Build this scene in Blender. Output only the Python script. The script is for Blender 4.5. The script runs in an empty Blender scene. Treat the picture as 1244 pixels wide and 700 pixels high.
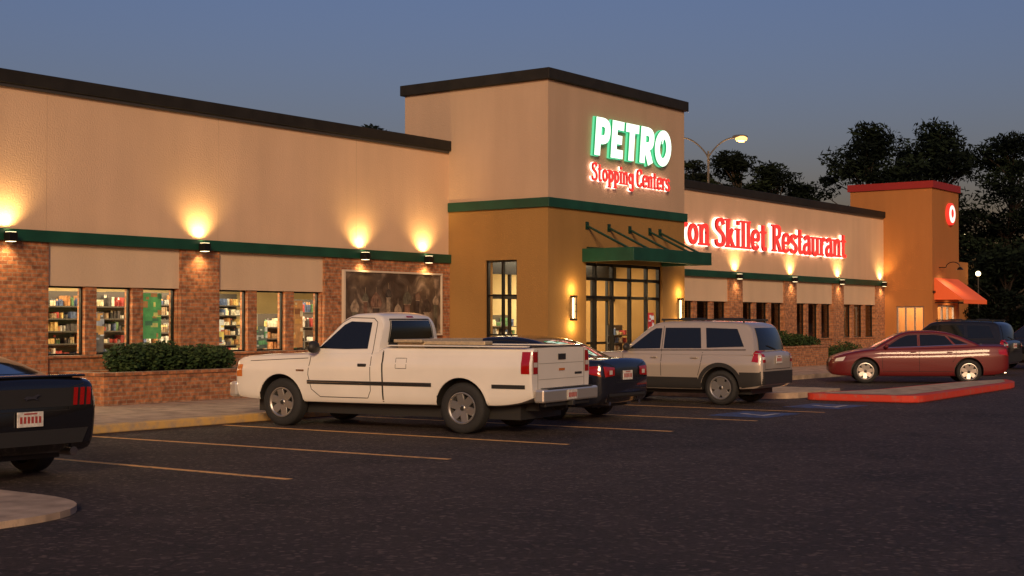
import bpy, bmesh, math, random
import numpy as np
from mathutils import Vector, Matrix
from mathutils.bvhtree import BVHTree
R = random.Random(7)
scene = bpy.context.scene
scene.view_settings.view_transform = 'Standard'
scene.view_settings.look = 'None'
scene.view_settings.exposure = 0
COL = scene.collection

# ------------------------------------------------------------------ materials
def _nt(name):
    m = bpy.data.materials.new(name); m.use_nodes = True
    return m, m.node_tree, m.node_tree.nodes['Principled BSDF']

def mat(name, col, rough=.6, metal=0, coat=0, noise=None, bump=None, emis=None, es=0, spec=.5):
    m, nt, p = _nt(name)
    p.inputs['Roughness'].default_value = rough
    p.inputs['Metallic'].default_value = metal
    p.inputs['Coat Weight'].default_value = coat
    p.inputs['Coat Roughness'].default_value = .04
    p.inputs['Specular IOR Level'].default_value = spec
    p.inputs['Base Color'].default_value = (*col, 1)
    L = nt.links
    tc = nt.nodes.new('ShaderNodeTexCoord')
    if noise:
        n = nt.nodes.new('ShaderNodeTexNoise'); n.inputs['Scale'].default_value = noise[0]
        n.inputs['Detail'].default_value = 6
        L.new(tc.outputs['Object'], n.inputs['Vector'])
        mr = nt.nodes.new('ShaderNodeMapRange')
        mr.inputs['From Min'].default_value = .3; mr.inputs['From Max'].default_value = .7
        mr.inputs['To Min'].default_value = 1-noise[1]; mr.inputs['To Max'].default_value = 1+noise[1]
        L.new(n.outputs['Fac'], mr.inputs['Value'])
        mx = nt.nodes.new('ShaderNodeVectorMath'); mx.operation = 'SCALE'
        mx.inputs[0].default_value = col
        L.new(mr.outputs[0], mx.inputs['Scale']); L.new(mx.outputs[0], p.inputs['Base Color'])
    if bump:
        n = nt.nodes.new('ShaderNodeTexNoise'); n.inputs['Scale'].default_value = bump[0]
        n.inputs['Detail'].default_value = 8
        L.new(tc.outputs['Object'], n.inputs['Vector'])
        b = nt.nodes.new('ShaderNodeBump'); b.inputs['Strength'].default_value = bump[1]
        b.inputs['Distance'].default_value = .02
        L.new(n.outputs['Fac'], b.inputs['Height']); L.new(b.outputs[0], p.inputs['Normal'])
    if emis:
        p.inputs['Emission Color'].default_value = (*emis, 1)
        p.inputs['Emission Strength'].default_value = es
    return m

def stucco(name, col):
    m, nt, p = _nt(name); L = nt.links
    p.inputs['Roughness'].default_value = .9; p.inputs['Specular IOR Level'].default_value = .2
    tc = nt.nodes.new('ShaderNodeTexCoord')
    mp = nt.nodes.new('ShaderNodeMapping'); mp.inputs['Scale'].default_value = (1.6, 1.6, .25)
    L.new(tc.outputs['Object'], mp.inputs['Vector'])
    a = nt.nodes.new('ShaderNodeTexNoise'); a.inputs['Scale'].default_value = 1.2; a.inputs['Detail'].default_value = 7
    L.new(mp.outputs[0], a.inputs['Vector'])
    c = nt.nodes.new('ShaderNodeTexNoise'); c.inputs['Scale'].default_value = .35; c.inputs['Detail'].default_value = 4
    L.new(tc.outputs['Object'], c.inputs['Vector'])
    ad = nt.nodes.new('ShaderNodeMath'); ad.operation = 'ADD'
    L.new(a.outputs['Fac'], ad.inputs[0]); L.new(c.outputs['Fac'], ad.inputs[1])
    mr = nt.nodes.new('ShaderNodeMapRange')
    mr.inputs['From Min'].default_value = .7; mr.inputs['From Max'].default_value = 1.3
    mr.inputs['To Min'].default_value = .91; mr.inputs['To Max'].default_value = 1.06
    L.new(ad.outputs[0], mr.inputs['Value'])
    mx = nt.nodes.new('ShaderNodeVectorMath'); mx.operation = 'SCALE'; mx.inputs[0].default_value = col
    L.new(mr.outputs[0], mx.inputs['Scale']); L.new(mx.outputs[0], p.inputs['Base Color'])
    n = nt.nodes.new('ShaderNodeTexNoise'); n.inputs['Scale'].default_value = 30; n.inputs['Detail'].default_value = 7
    L.new(tc.outputs['Object'], n.inputs['Vector'])
    b = nt.nodes.new('ShaderNodeBump'); b.inputs['Strength'].default_value = .6; b.inputs['Distance'].default_value = .015
    L.new(n.outputs['Fac'], b.inputs['Height']); L.new(b.outputs[0], p.inputs['Normal'])
    return m

def brick(name, c1, c2, mortar):
    m, nt, p = _nt(name); L = nt.links
    p.inputs['Roughness'].default_value = .85
    g = nt.nodes.new('ShaderNodeTexCoord')
    s = nt.nodes.new('ShaderNodeSeparateXYZ'); L.new(g.outputs['Object'], s.inputs[0])
    ad = nt.nodes.new('ShaderNodeMath'); ad.operation = 'ADD'
    L.new(s.outputs['X'], ad.inputs[0]); L.new(s.outputs['Y'], ad.inputs[1])
    c = nt.nodes.new('ShaderNodeCombineXYZ'); L.new(ad.outputs[0], c.inputs['X']); L.new(s.outputs['Z'], c.inputs['Y'])
    b = nt.nodes.new('ShaderNodeTexBrick'); L.new(c.outputs[0], b.inputs['Vector'])
    b.inputs['Scale'].default_value = 1; b.inputs['Brick Width'].default_value = .21
    b.inputs['Row Height'].default_value = .075; b.inputs['Mortar Size'].default_value = .009
    b.inputs['Color1'].default_value = (*c1, 1); b.inputs['Color2'].default_value = (*c2, 1)
    b.inputs['Mortar'].default_value = (*mortar, 1); b.inputs['Bias'].default_value = -.1
    n = nt.nodes.new('ShaderNodeTexNoise'); n.inputs['Scale'].default_value = 9; n.inputs['Detail'].default_value = 5
    L.new(c.outputs[0], n.inputs['Vector'])
    mr = nt.nodes.new('ShaderNodeMapRange'); mr.inputs['From Min'].default_value = .3; mr.inputs['From Max'].default_value = .7
    mr.inputs['To Min'].default_value = .5; mr.inputs['To Max'].default_value = 1.4
    L.new(n.outputs['Fac'], mr.inputs['Value'])
    mx = nt.nodes.new('ShaderNodeVectorMath'); mx.operation = 'SCALE'
    L.new(b.outputs['Color'], mx.inputs[0]); L.new(mr.outputs[0], mx.inputs['Scale'])
    L.new(mx.outputs[0], p.inputs['Base Color'])
    bp = nt.nodes.new('ShaderNodeBump'); bp.inputs['Strength'].default_value = .6; bp.inputs['Distance'].default_value = .01
    bp.invert = True
    L.new(b.outputs['Fac'], bp.inputs['Height']); L.new(bp.outputs[0], p.inputs['Normal'])
    return m

ASP = (.050, .0355, .031)
def asphalt():
    m, nt, p = _nt('asphalt'); L = nt.links
    tc = nt.nodes.new('ShaderNodeTexCoord')
    def noise(sc, det, rough=.5, dist=0):
        n = nt.nodes.new('ShaderNodeTexNoise'); n.inputs['Scale'].default_value = sc
        n.inputs['Detail'].default_value = det; n.inputs['Roughness'].default_value = rough; n.inputs['Distortion'].default_value = dist
        L.new(tc.outputs['Object'], n.inputs['Vector']); return n
    big = noise(.16, 5, .55, .6); mid = noise(1.4, 7, .68); fine = noise(20, 7, .85)
    v = nt.nodes.new('ShaderNodeTexVoronoi'); v.inputs['Scale'].default_value = 24
    L.new(tc.outputs['Object'], v.inputs['Vector'])
    sp = nt.nodes.new('ShaderNodeSeparateColor'); L.new(v.outputs['Color'], sp.inputs[0])
    gt = nt.nodes.new('ShaderNodeMapRange'); gt.inputs['From Min'].default_value = .80; gt.inputs['From Max'].default_value = 1
    gt.inputs['To Min'].default_value = 0; gt.inputs['To Max'].default_value = 2.2
    L.new(sp.outputs[0], gt.inputs['Value'])
    def mr(src, lo, hi, a=.3, c=.7):
        q = nt.nodes.new('ShaderNodeMapRange'); q.inputs['From Min'].default_value = a; q.inputs['From Max'].default_value = c
        q.inputs['To Min'].default_value = lo; q.inputs['To Max'].default_value = hi
        L.new(src, q.inputs['Value']); return q.outputs[0]
    def mul(a, b, op='MULTIPLY'):
        q = nt.nodes.new('ShaderNodeMath'); q.operation = op; L.new(a, q.inputs[0]); L.new(b, q.inputs[1]); return q.outputs[0]
    oil = noise(.55, 3, .4)
    f = mul(mul(mr(big.outputs['Fac'], .62, 1.35), mr(mid.outputs['Fac'], .60, 1.35)), mr(fine.outputs['Fac'], .1, 1.8))
    f = mul(f, mr(oil.outputs['Fac'], 1, .55, .60, .70))
    # thin cracks
    vc = nt.nodes.new('ShaderNodeTexVoronoi'); vc.feature = 'DISTANCE_TO_EDGE'; vc.inputs['Scale'].default_value = .16
    dn = noise(1.2, 5); av = nt.nodes.new('ShaderNodeVectorMath'); av.operation = 'ADD'
    sc = nt.nodes.new('ShaderNodeVectorMath'); sc.operation = 'SCALE'; sc.inputs['Scale'].default_value = 1.1
    L.new(dn.outputs['Color'], sc.inputs[0]); L.new(tc.outputs['Object'], av.inputs[0]); L.new(sc.outputs[0], av.inputs[1]); L.new(av.outputs[0], vc.inputs['Vector'])
    f = mul(f, mr(vc.outputs['Distance'], .45, 1, .001, .004))
    f = mul(f, gt.outputs[0], 'ADD')
    mx = nt.nodes.new('ShaderNodeVectorMath'); mx.operation = 'SCALE'; mx.inputs[0].default_value = ASP
    L.new(f, mx.inputs['Scale']); L.new(mx.outputs[0], p.inputs['Base Color'])
    p.inputs['Roughness'].default_value = .72; p.inputs['Specular IOR Level'].default_value = .35
    b = nt.nodes.new('ShaderNodeBump'); b.inputs['Strength'].default_value = 1; b.inputs['Distance'].default_value = .04
    L.new(fine.outputs['Fac'], b.inputs['Height']); L.new(b.outputs[0], p.inputs['Normal'])
    return m

def worn(name, col, under=ASP, amt=.5, scale=7):
    m, nt, p = _nt(name); L = nt.links
    tc = nt.nodes.new('ShaderNodeTexCoord')
    n = nt.nodes.new('ShaderNodeTexNoise'); n.inputs['Scale'].default_value = scale; n.inputs['Detail'].default_value = 9
    n.inputs['Roughness'].default_value = .7
    L.new(tc.outputs['Object'], n.inputs['Vector'])
    r = nt.nodes.new('ShaderNodeMapRange'); r.inputs['From Min'].default_value = amt-.08; r.inputs['From Max'].default_value = amt+.12
    L.new(n.outputs['Fac'], r.inputs['Value'])
    mx = nt.nodes.new('ShaderNodeMix'); mx.data_type = 'RGBA'
    mx.inputs['A'].default_value = (*col, 1); mx.inputs['B'].default_value = (*under, 1)
    L.new(r.outputs[0], mx.inputs['Factor']); L.new(mx.outputs['Result'], p.inputs['Base Color'])
    p.inputs['Roughness'].default_value = .75
    return m

def glass(name, tint=(1, 1, 1), refl=.06):
    m = bpy.data.materials.new(name); m.use_nodes = True; nt = m.node_tree; nt.nodes.clear(); L = nt.links
    o = nt.nodes.new('ShaderNodeOutputMaterial'); t = nt.nodes.new('ShaderNodeBsdfTransparent'); t.inputs[0].default_value = (*tint, 1)
    g = nt.nodes.new('ShaderNodeBsdfGlossy'); g.inputs['Roughness'].default_value = .03
    mx = nt.nodes.new('ShaderNodeMixShader'); f = nt.nodes.new('ShaderNodeFresnel'); f.inputs[0].default_value = 1.3+refl*3
    L.new(f.outputs[0], mx.inputs[0]); L.new(t.outputs[0], mx.inputs[1]); L.new(g.outputs[0], mx.inputs[2]); L.new(mx.outputs[0], o.inputs[0])
    return m

M = {}
M['stucco'] = stucco('stucco_cream', (.69, .475, .31))
M['stucco2'] = stucco('stucco_panel', (.66, .49, .33))
M['tower_up'] = stucco('stucco_beige', (.49, .35, .245))
M['tower_lo'] = stucco('stucco_gold', (.31, .175, .058))
M['brown'] = stucco('stucco_orange', (.40, .165, .052))
M['brick'] = brick('brick', (.46, .18, .07), (.25, .09, .042), (.32, .21, .13))
M['coping'] = mat('coping_dark', (.022, .020, .017), .6, noise=(3, .2), spec=.2)
M['redcop'] = mat('coping_red', (.28, .018, .012), .5)
M['green'] = mat('green_trim', (.008, .060, .034), .45, noise=(2, .25))
M['dark'] = mat('dark_metal', (.015, .014, .013), .4, .5)
M['alum'] = mat('aluminium', (.55, .52, .48), .4, .8)
M['conc'] = mat('concrete', (.42, .31, .215), .85, noise=(3.5, .32), bump=(60, .5))
M['concjoint'] = mat('concrete_joint', (.13, .10, .075), .9)
M['curb'] = worn('kerb_paint_yellow', (.62, .38, .12), (.38, .28, .19), .52, 5)
M['curbred'] = worn('kerb_paint_red', (.55, .045, .022), (.32, .16, .12), .60, 5)
M['asphalt'] = asphalt()
M['line'] = worn('line_paint_yellow', (.88, .47, .15), amt=.58)
M['white_line'] = worn('line_paint_white', (.6, .56, .54), amt=.56)
M['blue'] = worn('line_paint_blue', (.035, .10, .28), amt=.50)
M['ground'] = mat('dry_grass', (.05, .055, .025), .95, noise=(.5, .4))
M['roof'] = mat('roof_membrane', (.12, .11, .10), .9, noise=(1, .2))
M['glass'] = glass('window_glass')
M['dglass'] = glass('dark_window_glass', (.55, .50, .44), .12)
M['floor'] = mat('tile_floor', (.5, .46, .38), .3, noise=(2, .1))
M['inwall'] = mat('interior_wall', (.75, .58, .30), .8, noise=(1.2, .12))
M['ceil'] = mat('ceiling_tile', (.7, .68, .62), .9)
M['shelf'] = mat('shelf_metal', (.07, .06, .05), .5)
M['tube'] = mat('ceiling_light', (.9, .9, .9), .5, emis=(1, .9, .7), es=8)
M['bulb'] = mat('lamp_glow', (.9, .8, .6), .5, emis=(1, .78, .42), es=5)
M['sodium'] = mat('sodium_glow', (.9, .6, .3), .5, emis=(1, .50, .13), es=2.4)
M['bark'] = mat('bark', (.03, .022, .017), .95, noise=(6, .4), bump=(20, .8))
M['leaf1'] = mat('foliage_dark', (.006, .010, .007), .9, spec=.05, noise=(.8, .4))
M['leaf2'] = mat('foliage_light', (.011, .018, .010), .9, spec=.05, noise=(.8, .4))
M['bush1'] = mat('shrub_dark', (.018, .04, .012), .8, spec=.2)
M['bush2'] = mat('shrub_light', (.045, .075, .022), .8, spec=.2)
M['soil'] = mat('mulch', (.05, .03, .02), .95)
M['tyre'] = mat('tyre_rubber', (.018, .018, .018), .8, noise=(30, .2))
M['rim'] = mat('alloy_rim', (.42, .41, .39), .34, .8)
M['rimgap'] = mat('wheel_shadow_metal', (.012, .012, .012), .7)
M['chrome'] = mat('chrome', (.7, .68, .65), .15, 1)
M['trim'] = mat('black_plastic', (.022, .021, .02), .55)
M['seam'] = mat('panel_gap', (.01, .01, .01), .8)
M['cglass'] = mat('car_glass', (.010, .012, .013), .04, coat=.6)
M['tail'] = mat('tail_lamp_red', (.34, .008, .006), .15, coat=1)
M['tailw'] = mat('lamp_clear', (.6, .55, .5), .12, coat=1)
M['amber'] = mat('lamp_amber', (.6, .18, .03), .2, coat=1)
M['plate'] = mat('number_plate', (.62, .60, .55), .5, noise=(25, .25))
M['platetxt'] = mat('number_plate_text', (.35, .05, .04), .5)
M['p_white'] = mat('paint_white', (.80, .765, .70), .28, coat=1, noise=(1.5, .05))
M['p_black'] = mat('paint_black', (.008, .008, .010), .2, coat=1)
M['p_navy'] = mat('paint_dark_blue', (.010, .011, .018), .2, coat=1)
M['p_silver'] = mat('paint_silver', (.48, .42, .36), .38, .35, coat=1)
M['p_red'] = mat('paint_red', (.12, .006, .007), .5, .1, coat=.45)
M['p_grey'] = mat('paint_charcoal', (.02, .019, .02), .3, .4, coat=1)
M['tool'] = mat('toolbox_metal', (.62, .50, .32), .35, .4, noise=(20, .15))
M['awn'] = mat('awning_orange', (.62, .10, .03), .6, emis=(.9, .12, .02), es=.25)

# ------------------------------------------------------------------ mesh helpers
def empty(name, loc=(0, 0, 0), rz=0):
    o = bpy.data.objects.new(name, None); COL.objects.link(o)
    o.location = loc; o.rotation_euler = (0, 0, rz); o.empty_display_size = .3
    return o

class MB:
    def __init__(s): s.v = []; s.f = []; s.m = []
    def add(s, vs, fs, mi=0):
        b = len(s.v); s.v += [tuple(v) for v in vs]
        for f in fs: s.f.append(tuple(b+i for i in f)); s.m.append(mi)
    def box(s, x0, x1, y0, y1, z0, z1, mi=0):
        vs = [(x0, y0, z0), (x1, y0, z0), (x1, y1, z0), (x0, y1, z0), (x0, y0, z1), (x1, y0, z1), (x1, y1, z1), (x0, y1, z1)]
        s.add(vs, [(0, 3, 2, 1), (4, 5, 6, 7), (0, 1, 5, 4), (1, 2, 6, 5), (2, 3, 7, 6), (3, 0, 4, 7)], mi)
    def prism(s, poly, z0, z1, mi=0, mtop=None):
        n = len(poly)
        s.add([(p[0], p[1], z0) for p in poly]+[(p[0], p[1], z1) for p in poly],
              [tuple((i, (i+1) % n, n+(i+1) % n, n+i)) for i in range(n)]+[tuple(range(n-1, -1, -1))], mi)
        s.add([(p[0], p[1], z1) for p in poly], [tuple(range(n))], mi if mtop is None else mtop)
    def tube(s, a, b, ra, rb=None, n=8, mi=0):
        rb = ra if rb is None else rb
        a = Vector(a); b = Vector(b); d = (b-a).normalized()
        u = d.orthogonal().normalized(); w = d.cross(u)
        vs = []
        for c, r in ((a, ra), (b, rb)):
            for i in range(n):
                t = 2*math.pi*i/n; vs.append(c+u*math.cos(t)*r+w*math.sin(t)*r)
        s.add(vs, [(i, (i+1) % n, n+(i+1) % n, n+i) for i in range(n)]+[tuple(range(n-1, -1, -1)), tuple(range(n, 2*n))], mi)
    def lathe_y(s, prof, n=40, mi=0, cx=0, cy=0, cz=0):
        k = len(prof); vs = []
        for i in range(n):
            t = 2*math.pi*i/n
            for r, y in prof: vs.append((cx+r*math.cos(t), cy+y, cz+r*math.sin(t)))
        fs = []
        for i in range(n):
            j = (i+1) % n
            for a in range(k-1): fs.append((i*k+a, i*k+a+1, j*k+a+1, j*k+a))
        s.add(vs, fs, mi)
    def sphere(s, c, r, mi=0, n=12, sc=(1, 1, 1)):
        vs = []; fs = []
        for i in range(n//2+1):
            ph = math.pi*i/(n//2)
            for j in range(n):
                t = 2*math.pi*j/n
                vs.append((c[0]+r*sc[0]*math.sin(ph)*math.cos(t), c[1]+r*sc[1]*math.sin(ph)*math.sin(t), c[2]+r*sc[2]*math.cos(ph)))
        for i in range(n//2):
            for j in range(n): fs.append((i*n+j, i*n+(j+1) % n, (i+1)*n+(j+1) % n, (i+1)*n+j))
        s.add(vs, fs, mi)
    def obj(s, name, mats, parent=None, smooth=None, bevel=0, loc=None):
        me = bpy.data.meshes.new(name); me.from_pydata(s.v, [], s.f)
        if not isinstance(mats, (list, tuple)): mats = [mats]
        for m in mats: me.materials.append(m)
        me.polygons.foreach_set('material_index', s.m); me.update()
        if smooth: sharp(me, smooth)
        o = bpy.data.objects.new(name, me); COL.objects.link(o)
        if parent: o.parent = parent
        if loc: o.location = loc
        if bevel:
            b = o.modifiers.new('bevel', 'BEVEL'); b.width = bevel; b.segments = 2; b.limit_method = 'ANGLE'
        return o

def sharp(me, ang=35):
    bm = bmesh.new(); bm.from_mesh(me)
    for f in bm.faces: f.smooth = True
    for e in bm.edges:
        if len(e.link_faces) == 2 and e.calc_face_angle(0) > math.radians(ang): e.smooth = False
    bm.to_mesh(me); bm.free()

def box(name, x0, x1, y0, y1, z0, z1, m, parent=None, bevel=0):
    b = MB(); b.box(x0, x1, y0, y1, z0, z1); return b.obj(name, m, parent, bevel=bevel)

def spot(name, loc, dr, e, col, size=110, parent=None, blend=1, rad=.05):
    l = bpy.data.lights.new(name, 'SPOT'); l.energy = e; l.color = col; l.spot_size = math.radians(size); l.spot_blend = blend
    l.shadow_soft_size = rad
    o = bpy.data.objects.new(name, l); COL.objects.link(o); o.location = loc
    o.rotation_euler = Vector(dr).to_track_quat('-Z', 'Y').to_euler()
    if parent: o.parent = parent
    return o
def area(name, loc, sx, sy, e, col, parent=None):
    l = bpy.data.lights.new(name, 'AREA'); l.shape = 'RECTANGLE'; l.size = sx; l.size_y = sy; l.energy = e; l.color = col
    o = bpy.data.objects.new(name, l); COL.objects.link(o); o.location = loc
    if parent: o.parent = parent
    return o
def point(name, loc, e, col, rad=.1, parent=None):
    l = bpy.data.lights.new(name, 'POINT'); l.energy = e; l.color = col; l.shadow_soft_size = rad
    o = bpy.data.objects.new(name, l); COL.objects.link(o); o.location = loc
    if parent: o.parent = parent
    return o

# ------------------------------------------------------------------ ground
FY = 23.3       # facade plane
b = MB(); b.box(-600, 900, -600, 900, -.5, -.004); b.obj('ground', M['ground'])
b = MB(); b.add([(-60, -60, 0), (140, -60, 0), (140, 75, 0), (-60, 75, 0)], [(0, 1, 2, 3)]); b.obj('parking_lot', M['asphalt'])
b = MB()
def strip(b, x0, y0, x1, y1, w, z=.004, mi=0):
    d = Vector((x1-x0, y1-y0)).normalized(); n = Vector((-d.y, d.x))*w/2
    b.add([(x0+n.x, y0+n.y, z), (x0-n.x, y0-n.y, z), (x1-n.x, y1-n.y, z), (x1+n.x, y1+n.y, z)], [(3, 2, 1, 0)], mi)
for x0, x1 in ((11.05, 10.9), (13.82, 13.4), (16.45, 16.15), (19.35, 19.0), (22.25, 21.9), (25.05, 24.8)):
    strip(b, x0, 11.1, x1, 17.75, .12)
b.obj('parking_lines', [M['line']])
b = MB()
for cx in (23.75, 26.9):
    b.add([(cx-.75, 11.3, .004), (cx+.75, 11.3, .004), (cx+.75, 12.5, .004), (cx-.75, 12.5, .004)], [(0, 1, 2, 3)], 0)
    strip(b, cx-.3, 11.5, cx+.1, 12.2, .12, .008, 1); strip(b, cx-.3, 11.6, cx+.35, 11.6, .12, .012, 1)
b.obj('accessible_bay_marking', [M['blue'], M['white_line']])
b = MB(); strip(b, 7.35, 4.75, 7.75, 4.4, .035, .004); strip(b, 7.75, 4.4, 8.05, 4.25, .02, .004); b.obj('scraped_paint_mark', worn('scrape', (.2, .15, .12), amt=.5, scale=20))

def fillet(poly, r, n=6):
    out = []; k = len(poly)
    for i in range(k):
        p0 = Vector(poly[i-1]); p = Vector(poly[i]); p1 = Vector(poly[(i+1) % k])
        rr = r[i] if isinstance(r, (list, tuple)) else r
        if rr <= 0: out.append(tuple(p)); continue
        a = p+(p0-p).normalized()*rr; c = p+(p1-p).normalized()*rr
        for j in range(n+1):
            t = j/n; q = a*(1-t)**2+p*2*t*(1-t)+c*t*t; out.append(tuple(q))
    return out
side = fillet([(-30, 17.95), (28.5, 17.95), (28.5, 13.6), (31.8, 13.6), (31.8, 17.2), (33, 17.95), (64, 17.95), (64, 23.3), (-30, 23.3)], [0, .3, 1.2, .3, .3, .3, 0, 0, 0])
b = MB(); b.prism(side, -.1, .13); b.obj('sidewalk', M['conc'], bevel=.025)
b = MB()
for x in [i*1.5-3 for i in range(44)]: strip(b, x, 18.15, x, 23.2, .012, .134)
strip(b, -30, 20.6, 28.9, 20.6, .012, .138); strip(b, -30, 18.13, 28.4, 18.13, .012, .142)
b.obj('sidewalk_joints', M['concjoint'])
b = MB()
for x0, x1, in ((8.4, 28.2),):
    b.box(x0, x1, 17.93, 18.12, .0, .136)
b.obj('kerb', M['curb'], bevel=.02)
isl = fillet([(29.0, 10.75), (37.3, 11.2), (38.9, 12.0), (36.5, 12.5), (31.4, 12.6), (28.75, 13.3)], [.5, .8, .25, .8, .3, .4])
b = MB(); b.prism(isl, 0, .15)
ir = b.obj('kerb_island', M['curbred'], bevel=.03)
cx = sum(p[0] for p in isl)/len(isl); cy = sum(p[1] for p in isl)/len(isl)
b = MB(); b.add([(cx+(p[0]-cx)*.95, cy+(p[1]-cy)*.74, .155) for p in isl], [tuple(range(len(isl)))]); o = b.obj('island_paving', M['conc'], ir)
isl2 = fillet([(-4, 10.4), (8.35, 10.4), (8.35, 17.9), (-4, 17.9)], [0, 1.35, 0, 0], 10)
b = MB(); b.prism(isl2, -.05, .06); b.obj('kerb_island', M['conc'], bevel=.03)

# ------------------------------------------------------------------ building
bld = empty('shopping_center_building')
up = MB(); brk = MB(); cop = MB(); grn = MB(); pan = MB(); frm = MB(); gl = MB(); dgl = MB(); rf = MB(); sil = MB(); jnt = MB()
EX = FY+.3
def bay(x0, x1, g):
    brk.box(x0, x1, FY+.03, EX, 0, 1.0)
    sil.box(x0, x1, FY-.02, EX, 1.002, 1.05)
    pan.box(x0, x1, FY+.02, EX, 2.40, 3.22)
    gap = .27; w = (x1-x0-2*gap-.06)/3
    for i in range(3):
        a = x0+.03+i*(w+gap); c = a+w
        if i < 2: brk.box(c, c+gap, FY+.05, EX, 1.052, 2.398)
        else: brk.box(c, x1, FY+.05, EX, 1.052, 2.398)
        if i == 0: brk.box(x0, a, FY+.05, EX, 1.052, 2.398)
        t = .035; y0 = FY+.14; y1 = FY+.20
        frm.box(a, a+t, y0, y1, 1.052, 2.398); frm.box(c-t, c, y0, y1, 1.052, 2.398)
        frm.box(a+t, c-t, y0, y1, 2.398-t, 2.398); frm.box(a+t, c-t, y0, y1, 1.052, 1.052+t)
        g.add([(a+t, y0+.03, 1.052+t), (c-t, y0+.03, 1.052+t), (c-t, y0+.03, 2.398-t), (a+t, y0+.03, 2.398-t)], [(0, 1, 2, 3)])
X0 = -6.0
up.box(X0, 28.95, FY, EX, 3.45, 6.16)
cop.box(X0-.08, 28.95, FY-.10, FY+.35, 6.16, 6.42)
grn.box(X0, 28.95, FY-.10, EX, 3.222, 3.448)
piers = [(-6, -5.9), (-1.7, -.6), (2.65, 3.75), (7.0, 8.1), (11.3, 12.4), (15.6, 16.7), (19.95, 21.02), (24.27, 28.95)]
for a, c in piers: brk.box(a, c, FY-.04, EX, 0, 3.22)
for i in range(len(piers)-1): bay(piers[i][1], piers[i+1][0], gl)
for x in (7.7, 12.1, 16.66, 21.0, 25.4): jnt.box(x-.005, x+.005, FY-.003, FY+.01, 3.46, 6.15)
up.box(35.8, 58.8, FY, EX, 3.45, 6.16)
cop.box(35.8, 58.8, FY-.10, FY+.35, 6.16, 6.42)
grn.box(35.8, 58.8, FY-.10, EX, 3.222, 3.448)
rp = [(35.8, 36.75), (40.1, 41.15), (44.5, 45.55), (48.95, 50.0), (53.4, 54.45), (57.85, 58.8)]
for a, c in rp: brk.box(a, c, FY-.04, EX, 0, 3.22)
for i in range(len(rp)-1): bay(rp[i][1], rp[i+1][0], dgl)
rf.box(X0+.1, 58.6, FY+.4, 48, 5.7, 5.9)
up.box(X0, 58.8, 48, 48.3, 0, 6.3); up.box(X0, X0+.3, EX, 48, 0, 6.3)
TX0, TX1, TY = 28.95, 35.8, 20.13
tu = MB(); tl = MB()
tu.box(TX0, TX1, TY, 24.8, 4.80, 7.74)
cop.box(TX0-.10, TX1+.10, TY-.10, 24.9, 7.742, 8.02)
grn.box(TX0-.07, TX1+.07, TY-.07, 23.28, 4.56, 4.798)
tl.box(TX0, 30.66, TY, TY+.3, 0, 4.558); tl.box(34.55, TX1, TY, TY+.3, 0, 4.558); tl.box(30.66, 34.55, TY, TY+.3, 3.24, 4.558)
tl.box(TX0, TX0+.3, TY+.3, 21.09, 0, 4.558); tl.box(TX0, TX0+.3, 22.08, FY+.3, 0, 4.558)
tl.box(TX0, TX0+.3, 21.09, 22.08, 3.27, 4.558); tl.box(TX0, TX0+.3, 21.09, 22.08, 0, .25)
tl.box(TX1-.3, TX1, TY+.3, FY+.3, 0, 4.558)
tl.box(TX0+.3, TX1-.3, TY+.3, 24.8, 4.4, 4.558)
t = .05
for z0, z1 in ((.25, .30), (1.35, 1.39), (2.35, 2.39), (3.22, 3.27)): frm.box(TX0+.06, TX0+.13, 21.09, 22.08, z0, z1)
for y in (21.09, 21.56, 22.03): frm.box(TX0+.05, TX0+.14, y, y+t, .25, 3.27)
gl.add([(TX0+.1, 22.08, .25), (TX0+.1, 21.09, .25), (TX0+.1, 21.09, 3.27), (TX0+.1, 22.08, 3.27)], [(0, 1, 2, 3)])
for x in (30.66, 31.22, 32.05, 32.95, 33.82, 34.48): frm.box(x, x+.07, TY+.08, TY+.18, .13, 3.24)
for z in (.13, 2.30, 2.78, 3.16): frm.box(30.66, 34.55, TY+.09, TY+.17, z, z+.08)
for x in (32.0, 33.75): frm.box(x, x+.03, TY-.0, TY+.05, .95, 1.35)
gl.add([(30.7, TY+.13, .15), (34.5, TY+.13, .15), (34.5, TY+.13, 3.2), (30.7, TY+.13, 3.2)], [(0, 1, 2, 3)])
for x in (30.3, 31.1, 31.9, 32.7, 33.5, 34.3, 35.1): frm.box(x, x+.07, 22.3, 22.38, .13, 3.3)
frm.box(29.3, 35.5, 22.29, 22.39, 2.3, 2.42); frm.box(29.3, 35.5, 22.29, 22.39, 1.05, 1.12); frm.box(29.3, 35.5, 22.25, 22.42, 2.95, 3.4)
eb = MB(); rc = MB()
ex0, ex1, ey = 58.8, 62.1, 21.16
eb.box(ex0, ex1, ey, 24.8, 3.02, 7.35)
rc.box(ex0-.08, ex1+.08, ey-.08, 24.9, 7.352, 7.65)
eb.box(ex0, ex0+.3, 22.75, 24.8, 0, 3.018); eb.box(ex0, ex0+.3, 21.16, 21.55, 0, 3.018); eb.box(ex0, ex0+.3, 21.55, 22.75, 2.35, 3.018)
eb.box(ex0+.3, 59.4, ey, ey+.3, 0, 3.018); eb.box(61.6, ex1, ey, ey+.3, 0, 3.018); eb.box(59.4, 61.6, ey, ey+.3, 2.4, 3.018)
eb.box(ex1, 70, 23.4, 23.7, 0, 4.6); eb.box(69.7, 70, 23.7, 40, 0, 4.6); eb.box(ex1-.3, ex1, ey+.3, 24.8, 0, 3.018)
rf.box(ex1, 70, 23.7, 40, 4.3, 4.5)
fr2 = MB()
for y in (21.55, 21.93, 22.33, 22.69): fr2.box(ex0+.05, ex0+.13, y, y+.06, .13, 2.35)
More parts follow.
